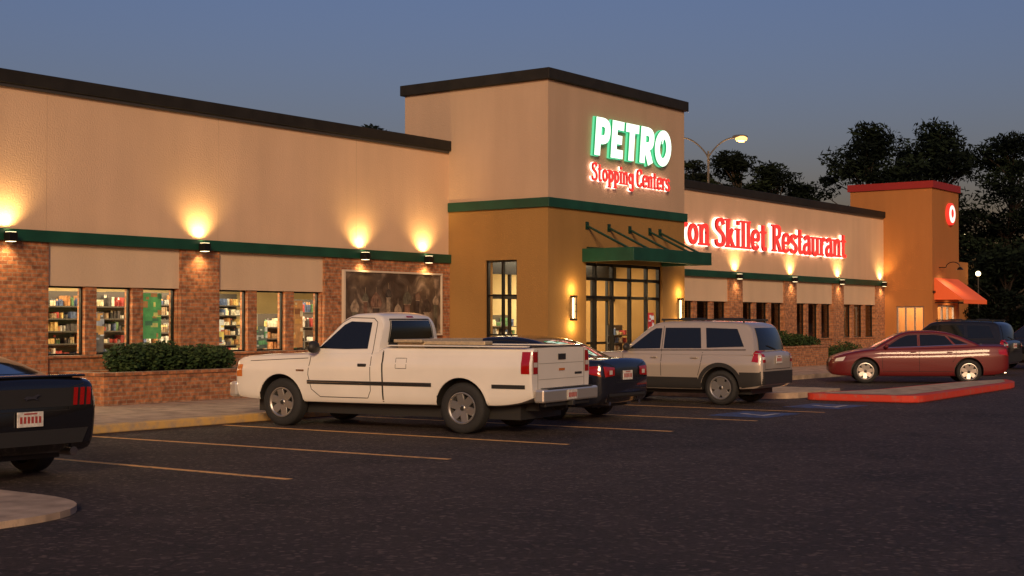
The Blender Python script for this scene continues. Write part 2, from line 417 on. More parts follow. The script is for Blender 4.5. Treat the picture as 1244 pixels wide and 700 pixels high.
for z in (.13, 1.0, 2.28): fr2.box(ex0+.06, ex0+.12, 21.6, 22.7, z, z+.07)
for x in (59.4, 60.1, 60.8, 61.53): fr2.box(x, x+.07, ey+.05, ey+.13, .13, 2.4)
for z in (.13, 1.0, 2.32): fr2.box(59.4, 61.6, ey+.06, ey+.12, z, z+.08)
gl.add([(ex0+.1, 22.7, .15), (ex0+.1, 21.6, .15), (ex0+.1, 21.6, 2.3), (ex0+.1, 22.7, 2.3)], [(0, 1, 2, 3)])
gl.add([(59.45, ey+.1, .15), (61.55, ey+.1, .15), (61.55, ey+.1, 2.35), (59.45, ey+.1, 2.35)], [(0, 1, 2, 3)])
up.obj('upper_wall', M['stucco'], bld); brk.obj('brick_wall', M['brick'], bld); cop.obj('roof_coping', M['coping'], bld, bevel=.015)
grn.obj('green_band', M['green'], bld, bevel=.012); pan.obj('window_head_panels', M['stucco2'], bld); frm.obj('window_frames', M['dark'], bld)
gl.obj('window_glass', M['glass'], bld); dgl.obj('restaurant_window_glass', M['dglass'], bld); rf.obj('roof', M['roof'], bld)
sil.obj('window_sills', M['brick'], bld); jnt.obj('wall_joints', mat('joint_sealant', (.50, .35, .23), .9), bld)
tu.obj('tower_upper', M['tower_up'], bld); tl.obj('tower_lower', M['tower_lo'], bld)
eb.obj('restaurant_tower', M['brown'], bld); rc.obj('restaurant_tower_coping', M['redcop'], bld); fr2.obj('restaurant_door_frames', M['alum'], bld)
box('awning_end', 58.8, 62.1, 21.1, 21.158, 2.9, 3.0, M['dark'], bld)
# thin drip edges under copings
b = MB()
b.box(X0, 28.9, FY-.06, FY-.002, 6.10, 6.158); b.box(35.9, 58.7, FY-.06, FY-.002, 6.10, 6.158)
b.obj('coping_drip_edge', mat('drip_edge', (.05, .045, .04), .5), bld)
b = MB()
b.box(X0+.3, 58.5, EX, 34, .0, .12, 0)
b.obj('store_floor', M['floor'], bld)
b = MB(); b.box(X0+.3, 28.9, EX, 34, 3.0, 3.1); b.box(36, 58.5, EX, 34, 3.0, 3.1); b.box(29.25, 35.5, TY+.3, 34, 3.45, 3.5); b.box(58.9+.2, 61.8, ey+.3, 24.8, 2.9, 3.0); b.obj('ceiling', M['ceil'], bld)
b = MB(); b.box(X0+.3, 58.5, 33, 33.2, .12, 3.4); b.box(35.6, 35.75, EX, 33, .12, 3.4); b.box(14, 14.1, EX+.8, 33, .12, 3); b.obj('interior_walls', M['inwall'], bld)
b = MB()
for x in range(8, 29, 3):
    for y in (25.2, 28.0, 30.8): b.box(x-.6, x+.6, y-.12, y+.12, 2.95, 2.99)
for x in (30.6, 32.4, 34.2):
    for y in (21.4, 24): b.box(x-.5, x+.5, y-.1, y+.1, 3.4, 3.44)
b.obj('ceiling_light_panels', M['tube'], bld)
area('store_light', (19, 28.2, 2.92), 18, 7, 2100, (1, .80, .50), bld)
area('store_light', (19.5, 24.4, 2.92), 17, 1.0, 420, (1, .82, .54), bld)
area('entrance_light', (32.4, 23.5, 3.38), 5, 5, 620, (1, .80, .50), bld)
area('restaurant_light', (48, 28, 2.9), 18, 6, 300, (1, .62, .30), bld)
area('restaurant_entry_light', (60.4, 22.9, 2.85), 2.5, 2.5, 220, (1, .82, .55), bld)
cols = [(.34, .05, .04), (.55, .38, .14), (.08, .11, .20), (.62, .60, .52), (.10, .20, .09), (.38, .18, .07), (.07, .06, .06), (.66, .56, .36), (.24, .23, .22), (.62, .56, .42), (.04, .04, .04), (.28, .19, .11), (.5, .48, .42)]
pm = [mat('product_%d' % i, c, .5, noise=(14, .45)) for i, c in enumerate(cols)]
def shelf(x0, x1, y, levels, top, depth=.35, par=bld, axis='x', dens=.82):
    s = MB(); p = MB()
    zz = [.2+(top-.25)*i/levels for i in range(levels)]
    def bx(m, a, c, d0, d1, z0, z1, mi=0):
        m.box(a, c, y+d0, y+d1, z0, z1, mi)
    bx(s, x0, x1, depth*.9, depth, .12, top)
    for z in zz: bx(s, x0, x1, 0, depth*.9, z-.03, z)
    for z, zn in zip(zz, zz[1:]+[top]):
        x = x0+.03
        while x < x1-.1:
            w = R.uniform(.03, .09); h = (zn-z-.05)*R.uniform(.35, .95); k = R.randrange(len(cols))
            for rep in range(R.randint(1, 4)):
                if x+w > x1: break
                if R.random() < dens:
                    if R.random() < .35:
                        p.tube((x+w/2, y+depth*.35, z+.001), (x+w/2, y+depth*.35, z+h*.75), w*.42, w*.42, 8, k); p.tube((x+w/2, y+depth*.35, z+h*.75), (x+w/2, y+depth*.35, z+h), w*.42, w*.15, 8, (k+3) % len(cols))
                    else: bx(p, x, x+w*.9, R.uniform(.0, .08), depth*.8, z+.001, z+h*R.uniform(.9, 1), k)
                x += w
    s.obj('shelf_frame', M['shelf'], par); p.obj('shelf_products', pm, par)
shelf(17.6, 20.3, 25.0, 8, 2.35); shelf(21.2, 23.4, 26.8, 6, 1.75); shelf(24.3, 26.6, 25.2, 6, 1.9); shelf(27, 28.8, 27, 7, 2.3)
shelf(19.5, 23.5, 29.6, 6, 1.6); shelf(24, 28.6, 30.6, 8, 2.5); shelf(14.5, 17.2, 26.2, 6, 1.9); shelf(8, 13, 25.4, 6, 1.9)
shelf(24.9, 28.0, 24.2, 6, 1.5); shelf(29.5, 35, 28, 7, 2.4); shelf(30.2, 31.9, 24.4, 6, 1.5); shelf(33, 34.6, 25.2, 6, 1.9)
shelf(31.0, 32.0, 21.9, 5, 1.35, .28); shelf(34.4, 35.2, 21.6, 6, 1.6, .28)
def poster(x0, x1, y, z0, z1, cs, seed):
    rr = random.Random(seed); b = MB()
    b.box(x0, x1, y, y+.01, z0, z1, 0)
    for i in range(16):
        a = rr.uniform(x0, x1-.06); z = rr.uniform(z0, z1-.05); w = rr.uniform(.04, .22); h = rr.uniform(.02, .14)
        b.box(a, min(a+w, x1), y-.003-.001*i, y-.001-.001*i, z, min(z+h, z1), rr.randrange(1, 4))
    b.obj('window_poster', [mat('poster', c, .5, noise=(6, .4), emis=c, es=.3) for c in cs], bld)  # faint glow added in each print colour, posters are not lamps
poster(18.98, 19.75, FY+.34, 1.35, 2.3, [(.10, .34, .09), (.60, .52, .14), (.45, .2, .06), (.06, .18, .07)], 1)
poster(17.95, 18.3, FY+.36, 1.1, 1.9, [(.12, .10, .08), (.5, .5, .45), (.5, .25, .07), (.3, .3, .3)], 2)
poster(21.15, 21.50, FY+.34, 1.2, 1.75, [(.60, .46, .10), (.08, .08, .08), (.4, .1, .05), (.6, .6, .5)], 3)
poster(22.35, 22.8, FY+.34, 1.1, 1.6, [(.08, .10, .07), (.4, .4, .32), (.5, .38, .08), (.1, .28, .1)], 4)
poster(23.5, 24.1, FY+.5, 1.1, 2.2, [(.40, .20, .07), (.55, .28, .07), (.55, .45, .25), (.20, .08, .03)], 5)
poster(34.0, 34.4, TY+.2, 1.3, 1.95, [(.6, .04, .03), (.8, .75, .7), (.5, .03, .03), (.8, .75, .7)], 6)
poster(21.2, 21.95, 29.2, .9, 2.1, [(.35, .06, .04), (.6, .5, .2), (.2, .25, .1), (.7, .6, .45)], 7)
b = MB()
for i in range(9):
    x = 38+i*2.2; b.box(x, x+.12, 24.0, 25.2, .12, 1.25); b.box(x+.12, x+.55, 24.0, 25.2, .12, .55); b.box(x+.85, x+1.5, 24.0, 25.2, .74, .79)
b.obj('booth_seats', mat('booth_vinyl', (.12, .03, .02), .5), bld)
b = MB()
for i in range(5):
    a, c = rp[i][1], rp[i+1][0]
    for k in range(9): b.box(a, c, EX+.05, EX+.07, 1.75+k*.07, 1.78+k*.07)
b.obj('window_blinds', mat('blind', (.10, .06, .035), .6), bld)

can = empty('entrance_canopy')
b = MB()
cx0, cx1, cy0 = 30.47, 34.55, 18.58
b.box(cx0, cx1, cy0, cy0+.08, 3.24, 3.58); b.box(cx0, cx0+.08, cy0+.08, TY, 3.24, 3.58); b.box(cx1-.08, cx1, cy0+.08, TY, 3.24, 3.58)
b.box(cx0+.08, cx1-.08, cy0+.08, TY, 3.36, 3.42)
b.obj('canopy_frame', M['green'], can, bevel=.01)
b = MB()
for x in (30.7, 31.75, 32.8, 33.85, 34.4):
    b.tube((x, TY, 4.18), (x, cy0+.15, 3.5), .032); b.tube((x, TY, 3.62), (x, cy0+.15, 3.5), .02); b.box(x-.07, x+.07, TY-.02, TY-.002, 4.08, 4.28)
for i in range(12): b.box(cx0+.1, cx1-.1, cy0+.1+i*.125, cy0+.14+i*.125, 3.421, 3.47)
b.obj('canopy_rods', mat('green_rod', (.010, .045, .028), .4, .3), can, smooth=40)

def wlight(x, e=120, ed=30):
    w = empty('wall_light', (x, FY, 3.3))
    b = MB(); b.box(-.09, .09, -.30, -.12, -.10, .07); b.box(-.03, .03, -.118, -.102, -.04, .04)
    b.obj('housing', M['dark'], w, bevel=.01)
    b = MB(); b.box(-.07, .07, -.28, -.14, .071, .076); b.box(-.07, .07, -.28, -.14, -.106, -.101)
    b.obj('lens', M['bulb'], w)
    spot('uplight', (0, -.21, .12), (0, .30, 1), e, (1, .64, .24), 125, w)
    spot('downlight', (0, -.21, -.14), (0, .22, -1), ed, (1, .62, .28), 125, w)
for x in (2.9, 7.5, 11.85, 15.75, 20.45, 25.5, 27.9): wlight(x)
for x in (40.6, 45.0, 49.5, 53.9, 58.35): wlight(x, 120, 30)
for x in (29.98, 35.45):
    w = empty('wall_sconce', (x, TY, 2.05))
    b = MB(); b.box(-.06, .06, -.14, -.003, -.32, -.27); b.box(-.06, .06, -.14, -.003, .27, .32)
    for a in (-.055, .04): b.box(a, a+.015, -.135, -.12, -.27, .27); b.box(a, a+.015, -.03, -.015, -.27, .27)
    for z in (-.1, .09): b.box(-.057, .057, -.138, -.12, z, z+.015)
    b.obj('cage', M['dark'], w)
    b = MB(); b.tube((0, -.075, -.26), (0, -.075, .26), .032, n=12); b.obj('tube', M['bulb'], w, smooth=40)
    point('sconce_up', (0, -.18, .46), 20, (1, .62, .22), .06, w); point('sconce_down', (0, -.18, -.46), 20, (1, .62, .22), .06, w)

mu = empty('wall_mural')
def mural_mat():
    m, nt, p = _nt('mural_print'); L = nt.links
    tc = nt.nodes.new('ShaderNodeTexCoord')
    n = nt.nodes.new('ShaderNodeTexNoise'); n.inputs['Scale'].default_value = 2.2; n.inputs['Detail'].default_value = 9; n.inputs['Distortion'].default_value = 1.2
    L.new(tc.outputs['Object'], n.inputs['Vector'])
    r = nt.nodes.new('ShaderNodeValToRGB'); e = r.color_ramp.elements
    e[0].position = .35; e[0].color = (.045, .028, .02, 1); e[1].position = .72; e[1].color = (.30, .22, .16, 1)
    q = e.new(.54); q.color = (.10, .07, .05, 1)
    L.new(n.outputs['Fac'], r.inputs[0]); L.new(r.outputs[0], p.inputs['Base Color']); p.inputs['Roughness'].default_value = .45
    return m
b = MB(); b.box(24.9, 28.5, FY-.10, FY-.045, 1.4, 2.9); b.obj('panel', mural_mat(), mu)
b = MB()
for a in ((24.85, 28.55, 2.9, 2.945), (24.85, 28.55, 1.355, 1.4), (24.85, 24.9, 1.4, 2.9), (28.5, 28.55, 1.4, 2.9)): b.box(a[0], a[1], FY-.13, FY-.045, a[2], a[3])
b.obj('frame', mat('mural_frame', (.62, .52, .40), .4), mu)
b = MB(); dk = [0]
def dpoly(poly, mi):
    dk[0] += 1; y = FY-.1015-.0006*dk[0]
    b.add([(px, y, pz) for px, pz in poly], [tuple(range(len(poly)))], mi)
def dome(x, z, r, k):
    pts = []
    for i in range(17):
        tt = i/16; y = tt*1.7*r
        w = r*math.sin(math.pi*min(1, .22+tt*.78))**.8*(1-tt*.25) if tt < .98 else .01
        pts.append((w, y))
    dpoly([(x-r*.55, 1.42), (x+r*.55, 1.42), (x+r*.55, z+.05), (x-r*.55, z+.05)], (k+1) % 4)
    dpoly([(x-r*.7, z-.02), (x+r*.7, z-.02), (x+r*.7, z+.03), (x-r*.7, z+.03)], 0)
    dpoly([(x+w, z+y) for w, y in pts]+[(x-w, z+y) for w, y in reversed(pts)], k % 4)
    for q in (-.6, 0, .6): dpoly([(x+q*r*.8, z+.03), (x+q*r*.8+.012, z+.03), (x+q*r*.25+.006, z+1.3*r), (x+q*r*.25, z+1.3*r)], (k+2) % 4)
    dpoly([(x-.006, z+1.65*r), (x+.006, z+1.65*r), (x+.004, z+1.65*r+.14), (x-.004, z+1.65*r+.14)], 0)
    dpoly([(x-.05, 1.55), (x+.05, 1.55), (x+.05, 1.75), (x, 1.80), (x-.05, 1.75)], (k+3) % 4)
for k, (x, z, r) in enumerate([(25.25, 1.95, .17), (25.62, 2.2, .12), (26.0, 2.05, .22), (26.45, 2.3, .13), (26.8, 1.9, .15), (27.15, 2.15, .19), (27.55, 2.25, .12), (27.9, 1.95, .2), (28.25, 2.15, .13)]): dome(x, z, r, k)
b.obj('artwork', [mat('mural_a', (.30, .23, .16), .5, noise=(9, .5)), mat('mural_b', (.11, .10, .07), .5, noise=(9, .5)), mat('mural_c', (.17, .09, .06), .5, noise=(9, .5)), mat('mural_d', (.05, .035, .03), .5, noise=(9, .5))], mu)

# ------------------------------------------------------------------ signs
def chaikin(p, n=2, closed=False):
    for _ in range(n):
        q = [] if closed else [p[0]]
        rng = range(len(p)) if closed else range(len(p)-1)
        for i in rng:
            a = p[i]; c = p[(i+1) % len(p)]
            q += [(a[0]*.75+c[0]*.25, a[1]*.75+c[1]*.25), (a[0]*.25+c[0]*.75, a[1]*.25+c[1]*.75)]
        if not closed: q.append(p[-1])
        p = q
    return p
def ell(cx, cy, rx, ry, n=20): return [(cx+rx*math.cos(2*math.pi*i/n), cy+ry*math.sin(2*math.pi*i/n)) for i in range(n+1)]
def stem(x, y0, y1, s0=1, s1=1):
    r = [('l', [(x, y0), (x, y1)])]
    if s0: r.append(('s', [(x, y0+.03)]))
    if s1: r.append(('s', [(x-.03, y1-.03)]))
    return r
Sc = [(.48, .78), (.42, .95), (.25, .95), (.10, .88), (.09, .66), (.28, .54), (.48, .42), (.50, .15), (.36, .05), (.2, .05), (.08, .10), (.06, .24)]
G = {
 'I': (.36, stem(.17, 0, 1)), 'r': (.46, stem(.14, 0, .7)+[('c', [(.14, .4), (.2, .6), (.3, .68), (.42, .62)])]),
 'o': (.60, [('l', ell(.29, .35, .19, .29))]), 'n': (.62, stem(.14, 0, .7)+stem(.46, 0, .5, 1, 0)+[('c', [(.14, .45), (.2, .64), (.42, .70), (.46, .55), (.46, .4)])]),
 'S': (.60, [('c', Sc)]), 'k': (.60, stem(.14, 0, 1)+[('l', [(.16, .28), (.42, .66)]), ('l', [(.24, .38), (.48, .03)]), ('s', [(.5, .03)])]),
 'i': (.32, stem(.15, 0, .7)+[('l', [(.15, .82), (.15, .98)])]), 'l': (.32, stem(.15, 0, 1)),
 'e': (.56, [('c', [(.1, .36), (.44, .36), (.44, .36), (.46, .58), (.28, .70), (.10, .60), (.06, .33), (.12, .06), (.28, .03), (.44, .14)])]),
 't': (.44, [('c', [(.18, .92), (.18, .3), (.18, .02), (.38, .07)]), ('h', [(.03, .66), (.36, .66)])]),
 'R': (.70, stem(.17, 0, 1)+[('c', [(.17, .93), (.4, .95), (.54, .88), (.54, .6), (.40, .52), (.17, .52)]), ('l', [(.33, .5), (.58, .03)]), ('s', [(.62, .03)])]),
 's': (.48, [('c', [(x*.8, y*.70) for x, y in Sc])]),
 'a': (.56, [('c', [(.08, .56), (.18, .68), (.38, .68), (.41, .5), (.41, .2), (.42, .02), (.52, .06)]), ('c', [(.41, .40), (.2, .40), (.05, .26), (.08, .04), (.26, .02), (.41, .16)])]),
 'u': (.62, [('c', [(.14, .68), (.14, .3), (.14, .04), (.36, .0), (.46, .2)])]+stem(.46, 0, .7)+[('s', [(.12, .67)])]),
 'p': (.60, stem(.14, -.28, .7)+[('l', ell(.30, .35, .17, .28))]), 'g': (.60, [('l', ell(.27, .38, .17, .26)), ('c', [(.46, .68), (.46, .1), (.46, -.24), (.3, -.28), (.1, -.2)])]),
 'C': (.64, [('c', [(.52, .76), (.46, .96), (.27, .97), (.10, .88), (.06, .5), (.10, .12), (.27, .03), (.46, .04), (.54, .24)])]),
 ' ': (.30, []),
 'P!': (.68, [('l', [(.17, 0), (.17, 1)]), ('c', [(.17, .88), (.40, .89), (.55, .82), (.55, .50), (.40, .42), (.17, .43)])]),
 'E!': (.62, [('l', [(.17, 0), (.17, 1)]), ('l', [(.17, .88), (.56, .88)]), ('l', [(.17, .5), (.50, .5)]), ('l', [(.17, .12), (.56, .12)])]),
 'T!': (.64, [('l', [(.31, 0), (.31, .9)]), ('l', [(.02, .88), (.60, .88)])]),
 'R!': (.72, [('l', [(.17, 0), (.17, 1)]), ('c', [(.17, .88), (.42, .89), (.57, .82), (.57, .55), (.42, .46), (.17, .47)]), ('l', [(.34, .46), (.57, 0)])]),
 'O!': (.82, [('l', ell(.40, .5, .27, .39, 28)), ('t', [(.34, .62), (.42, .86)])]),
}
def ribbon(mb, pts, w, y0, y1, sx, sz, ox, oz, shear):
    n = len(pts); Lp = []; Rp = []
    closed = (abs(pts[0][0]-pts[-1][0])+abs(pts[0][1]-pts[-1][1])) < 1e-6 and n > 3
    for i in range(n):
        if closed: a = pts[i-1] if i > 0 else pts[-2]; c = pts[i+1] if i < n-1 else pts[1]
        else: a = pts[max(0, i-1)]; c = pts[min(n-1, i+1)]
        dx, dy = c[0]-a[0], c[1]-a[1]; l = math.hypot(dx, dy) or 1
        nx, ny = -dy/l*w/2, dx/l*w/2
        Lp.append((pts[i][0]+nx, pts[i][1]+ny)); Rp.append((pts[i][0]-nx, pts[i][1]-ny))
    def T(p, y): return (ox+(p[0]+shear*p[1])*sx, y, oz+p[1]*sz)
    vs = []
    for i in range(n): vs += [T(Lp[i], y0), T(Rp[i], y0), T(Lp[i], y1), T(Rp[i], y1)]
    fr = []; sd = []
    for i in range(n-1):
        a = 4*i; c = a+4
        fr.append((a, a+1, c+1, c)); sd += [(a+2, c+2, c+3, a+3), (a, c, c+2, a+2), (a+1, a+3, c+3, c+1)]
    sd += [(0, 2, 3, 1), (4*n-4, 4*n-3, 4*n-1, 4*n-2)]
    mb.add(vs, fr, 0)
    bb = len(mb.v)-len(vs)
    for f in sd: mb.f.append(tuple(bb+i for i in f)); mb.m.append(1)
def sign_text(tokens, x0, width, z0, cap, yf, yb, sw, parent, name, mats, serif=True, shear=0, extra=0):
    adv = sum(G[t][0] for t in tokens); sx = width/adv; mb = MB(); x = x0; k = 0
    for t in tokens:
        for kind, pts in G[t][1]:
            e = .0012*(k % 9); k += 1
            if kind == 's':
                if not serif: continue
                p = pts[0]; pts = [(p[0]-.14-extra*.5, p[1]), (p[0]+.14+extra*.5, p[1])]; w = .075+extra
            else:
                w = {'h': .09, 't': .05}.get(kind, sw)+extra
                if kind == 't' and extra: continue
                if kind == 'c': pts = chaikin(pts, 2)
                if extra and kind == 'l' and len(pts) == 2:
                    d = Vector(pts[1])-Vector(pts[0]); d.normalize(); d *= extra*.5
                    pts = [(pts[0][0]-d.x, pts[0][1]-d.y), (pts[1][0]+d.x, pts[1][1]+d.y)]
            ribbon(mb, pts, w, yf-e, yb, sx, cap, x, z0, shear)
        x += G[t][0]*sx
    return mb.obj(name, mats, parent)
ered = mat('sign_red_face', (.5, .02, .015), .4, emis=(1, .04, .03), es=1.1)
eredd = mat('sign_red_return', (.25, .01, .01), .4, emis=(1, .03, .02), es=.2)
ehalo = mat('sign_halo', (.9, .9, .9), .5, emis=(1, .62, .50), es=2.6)
egreenw = mat('sign_white_face', (.8, .9, .85), .4, emis=(.74, 1, .80), es=1.5)
egreend = mat('sign_green_return', (.02, .25, .1), .4, emis=(.04, .55, .22), es=.4)
ehalog = mat('sign_halo_green', (.1, .5, .3), .5, emis=(.10, .75, .38), es=.7)
s1 = empty('store_sign')
pt = ['P!', 'E!', 'T!', 'R!', 'O!']
sign_text(pt, 30.75, 4.0, 6.02, 1.0, TY-.16, TY-.105, .235, s1, 'letters', [egreenw, egreend], False, .10)
sign_text(pt, 30.75, 4.0, 6.02, 1.0, TY-.10, TY-.05, .235, s1, 'letter_halo', [ehalog, ehalog], False, .10, extra=.03)
tk = list('Stopping Centers')
sign_text(tk, 30.75, 4.0, 5.36, .47, TY-.14, TY-.10, .125, s1, 'tagline', [ered, eredd], True)
sign_text(tk, 30.75, 4.0, 5.36, .47, TY-.08, TY-.05, .125, s1, 'tagline_halo', [ehalo, ehalo], True, extra=.03)
s2 = empty('restaurant_sign')
tk = list('Iron Skillet Restaurant')
sign_text(tk, 40.3, 14.1, 4.28, .98, FY-.21, FY-.14, .135, s2, 'letters', [ered, eredd], True)
sign_text(tk, 40.3, 14.1, 4.28, .98, FY-.09, FY-.05, .135, s2, 'letter_halo', [ehalo, ehalo], True, extra=.05)
s3 = empty('round_sign')
b = MB(); b.lathe_y([(0, -.14), (.42, -.14), (.48, -.12), (.48, 0)], 32, 0, 60.9, ey-.002, 6.35)
b.lathe_y([(0, -.145), (.30, -.145), (.38, -.142)], 32, 1, 60.9, ey-.002, 6.35)
b.sphere((60.9, ey-.15, 6.38), .15, 2, 12, (1, .2, 1.3)); b.obj('disc', [mat('round_red', (.5, .03, .02), .4, emis=(1, .05, .03), es=.8), mat('round_white', (.8, .8, .75), .4, emis=(1, .85, .7), es=1.3), ered], s3, smooth=40)
aw = empty('awning')
b = MB()
b.add([(59.0, ey, 3.55), (62.0, ey, 3.55), (62.0, ey-1.25, 2.62), (59.0, ey-1.25, 2.62), (59.0, ey-1.25, 2.45), (62.0, ey-1.25, 2.45), (59.0, ey, 2.62), (62, ey, 2.62)],
      [(0, 3, 2, 1), (3, 4, 5, 2), (0, 6, 3), (1, 2, 7)])
b.obj('canvas', M['awn'], aw)
b = MB(); b.tube((59.05, ey, 2.5), (59.05, ey-1.2, 2.5), .02); b.tube((61.95, ey, 2.5), (61.95, ey-1.2, 2.5), .02); b.obj('frame', M['dark'], aw)
gn = empty('gooseneck_lamp')
b = MB(); pr = None
for i in range(9):
    a = math.pi*i/8; p = (59.6, ey-.3-.3*(1-math.cos(a))/1.0, 4.0+.22*math.sin(a))
    if pr: b.tube(pr, p, .018)
    pr = p
b.tube((59.6, ey, 4.0), (59.6, ey-.3, 4.0), .018); b.tube((59.6, ey-.9, 4.0), (59.6, ey-.9, 3.88), .05, .15, 12); b.obj('arm', M['dark'], gn)
spot('lamp', (59.6, ey-.7, 3.95), (0, .2, -1), 70, (1, .75, .45), 130, gn)
spot('awning_glow', (60.5, ey-.5, 2.75), (0, .1, -1), 70, (1, .6, .3), 150, aw)

# ------------------------------------------------------------------ planters and shrubs
def leafmass(mb, pts, n, size, rnd, mi=None, asp=.5):
    for i in range(n):
        c, r = pts[rnd.randrange(len(pts))]
        d = Vector((rnd.gauss(0, 1), rnd.gauss(0, 1), rnd.gauss(0, 1))).normalized()*(rnd.random()**.45)
        p = Vector(c)+Vector((d.x*r[0], d.y*r[1], d.z*r[2]))
        u = Vector((rnd.gauss(0, 1), rnd.gauss(0, 1), rnd.gauss(0, 1))).normalized(); w = u.orthogonal().normalized()
        s = size*rnd.uniform(.6, 1.4)
        mb.add([p-u*s, p+w*s*asp, p+u*s, p-w*s*asp], [(0, 1, 2, 3)], (rnd.random() < .45)*1 if mi is None else mi)
def planter(x0, x1, y0, y1, h, sd):
    e = empty('brick_planter')
    b = MB(); t = .14
    b.box(x0, x1, y0, y0+t, .12, h); b.box(x0, x1, y1-t, y1, .12, h); b.box(x0, x0+t, y0+t, y1-t, .12, h); b.box(x1-t, x1, y0+t, y1-t, .12, h)
    b.obj('walls', M['brick'], e)
    b = MB(); c = .03
    b.box(x0-c, x1+c, y0-c, y0+t+c, h+.002, h+.07); b.box(x0-c, x1+c, y1-t-c, y1+c-.03, h+.002, h+.07); b.box(x0-c, x0+t+c, y0+t+c, y1-t-c, h+.002, h+.07); b.box(x1-t-c, x1+c, y0+t+c, y1-t-c, h+.002, h+.07)
    b.obj('cap', M['brick'], e, bevel=.01)
    box('soil', x0+t, x1-t, y0+t, y1-t, .12, h-.05, M['soil'], e)
def hedge(x0, x1, yc, z0, z1, ry, sd, n=7000):
    rnd = random.Random(sd); mb = MB(); pts = []
    k = max(2, int((x1-x0)/.45))
    for i in range(k):
        x = x0+(i+.5)*(x1-x0)/k; hh = (z1-z0)*rnd.uniform(.82, 1.05)
        pts.append(((x, yc+rnd.uniform(-.08, .08), z0+hh*.5), (.36, ry, hh*.55)))
    leafmass(mb, pts, n, .045, rnd)
    for i in range(k*3):
        c, r = pts[i % k]; mb.tube((c[0]+rnd.uniform(-.1, .1), c[1], z0-.1), (c[0]+rnd.uniform(-.3, .3), c[1]+rnd.uniform(-.2, .2), c[2]+r[2]*.6), .015, .006, 5, 2)
    mb.obj('shrub', [M['bush1'], M['bush2'], M['bark']])
planter(16.95, 20.9, 21.9, 23.2, .68, 1)
hedge(17.7, 19.1, 22.55, .68, 1.34, .48, 3); hedge(19.15, 20.5, 22.55, .68, 1.28, .48, 4)
planter(44.6, 48.2, 21.2, 23.2, .78, 2)
hedge(44.9, 46.6, 22.2, .8, 1.4, .6, 5, 4000); hedge(47.2, 49.0, 22.2, .7, 1.25, .5, 6, 4000)
hedge(50.5, 53.5, 22.4, .1, .9, .5, 8, 4000)

# ------------------------------------------------------------------ trees
def tree(name, x, y, h, z0, rad, sd, ncl=42, leaf=.17, per=190):
    rnd = random.Random(sd); mb = MB()
    segs = 7; p = Vector((x, y, 0)); pts = [p.copy()]
    for i in range(segs):
        p = p+Vector((rnd.uniform(-.25, .25), rnd.uniform(-.25, .25), h*.92/segs)); pts.append(p.copy())
    for i in range(segs):
        r0 = .26*(1-i/segs)+.05; r1 = .26*(1-(i+1)/segs)+.05; mb.tube(pts[i], pts[i+1], r0, r1, 8, 2)
    cl = []
    for i in range(ncl):
        tt = rnd.random()**.85; z = z0+(h-z0)*tt
        prof = math.sin(math.pi*min(1, .18+.8*tt))**.7
        a = rnd.uniform(0, 6.283); rr = rad*prof*rnd.uniform(.15, 1.0)
        c = Vector((x+rr*math.cos(a), y+rr*math.sin(a), z+rnd.uniform(-.3, .3)))
        k = min(segs, max(0, int((z-1.0)/(h*.92)*segs))); q = pts[k]
        mid = (q+c)/2+Vector((0, 0, .2)); mb.tube(q, mid, .055, .035, 5, 2); mb.tube(mid, c, .035, .015, 5, 2)
        s = rnd.uniform(.45, 1.1)*rad*.33
        cl.append((c, (s*1.3, s*1.3, s*.62)))
    for c in cl:
        tone = 1 if rnd.random() < .35 else 0
        leafmass(mb, [c], per, leaf, rnd, tone, .38)
    return mb.obj(name, [M['leaf1'], M['leaf2'], M['bark']])
def XY(zf, px):
    t = (px-622)/1728; return zf*(.8062+.5916*t), zf*(.5916-.8062*t)
tree('pine_tree', 75.5, 30.6, 12.3, 5.0, 3.0, 11, 60)
tree('pine_tree', 80.8, 28.9, 12.9, 4.0, 3.4, 12, 70)
tree('pine_tree', 83.5, 25.5, 12.3, 3.0, 3.8, 13, 70)
tree('pine_tree', 87, 23.5, 9.5, 2, 4.2, 15, 60)
tree('pine_tree', 69.9, 38.9, 10.2, 5.5, 2.4, 21, 44, .15); tree('pine_tree', 71.8, 37.4, 10.9, 5.5, 2.4, 22, 50, .15); tree('pine_tree', 73.2, 35.6, 10.2, 5.5, 2.3, 23, 46, .15); tree('pine_tree', 74.4, 34.4, 9.0, 5, 1.8, 24, 34, .15)
tree('pine_tree', 59.6, 53.5, 12.6, 6, 2.4, 31, 40)
tree('oak_tree', 72, 22.0, 5.0, .6, 3.0, 41, 60, .15)
tree('oak_tree', 78, 20.5, 6.5, .6, 4.0, 42, 60, .18)
rnd = random.Random(99); mb = MB(); pts = []
for i in range(150):
    a = i/150; x = -60+a*260; y = 95-a*70+rnd.uniform(-5, 5) if x < 110 else 45-(x-110)*.9+rnd.uniform(-5, 5)
    hh = rnd.uniform(4.5, 8); pts.append(((x, y, hh*.5), (3.2, 3.2, hh*.55)))
leafmass(mb, pts, 30000, .45, rnd); mb.obj('distant_trees', [M['leaf1'], M['leaf2']])

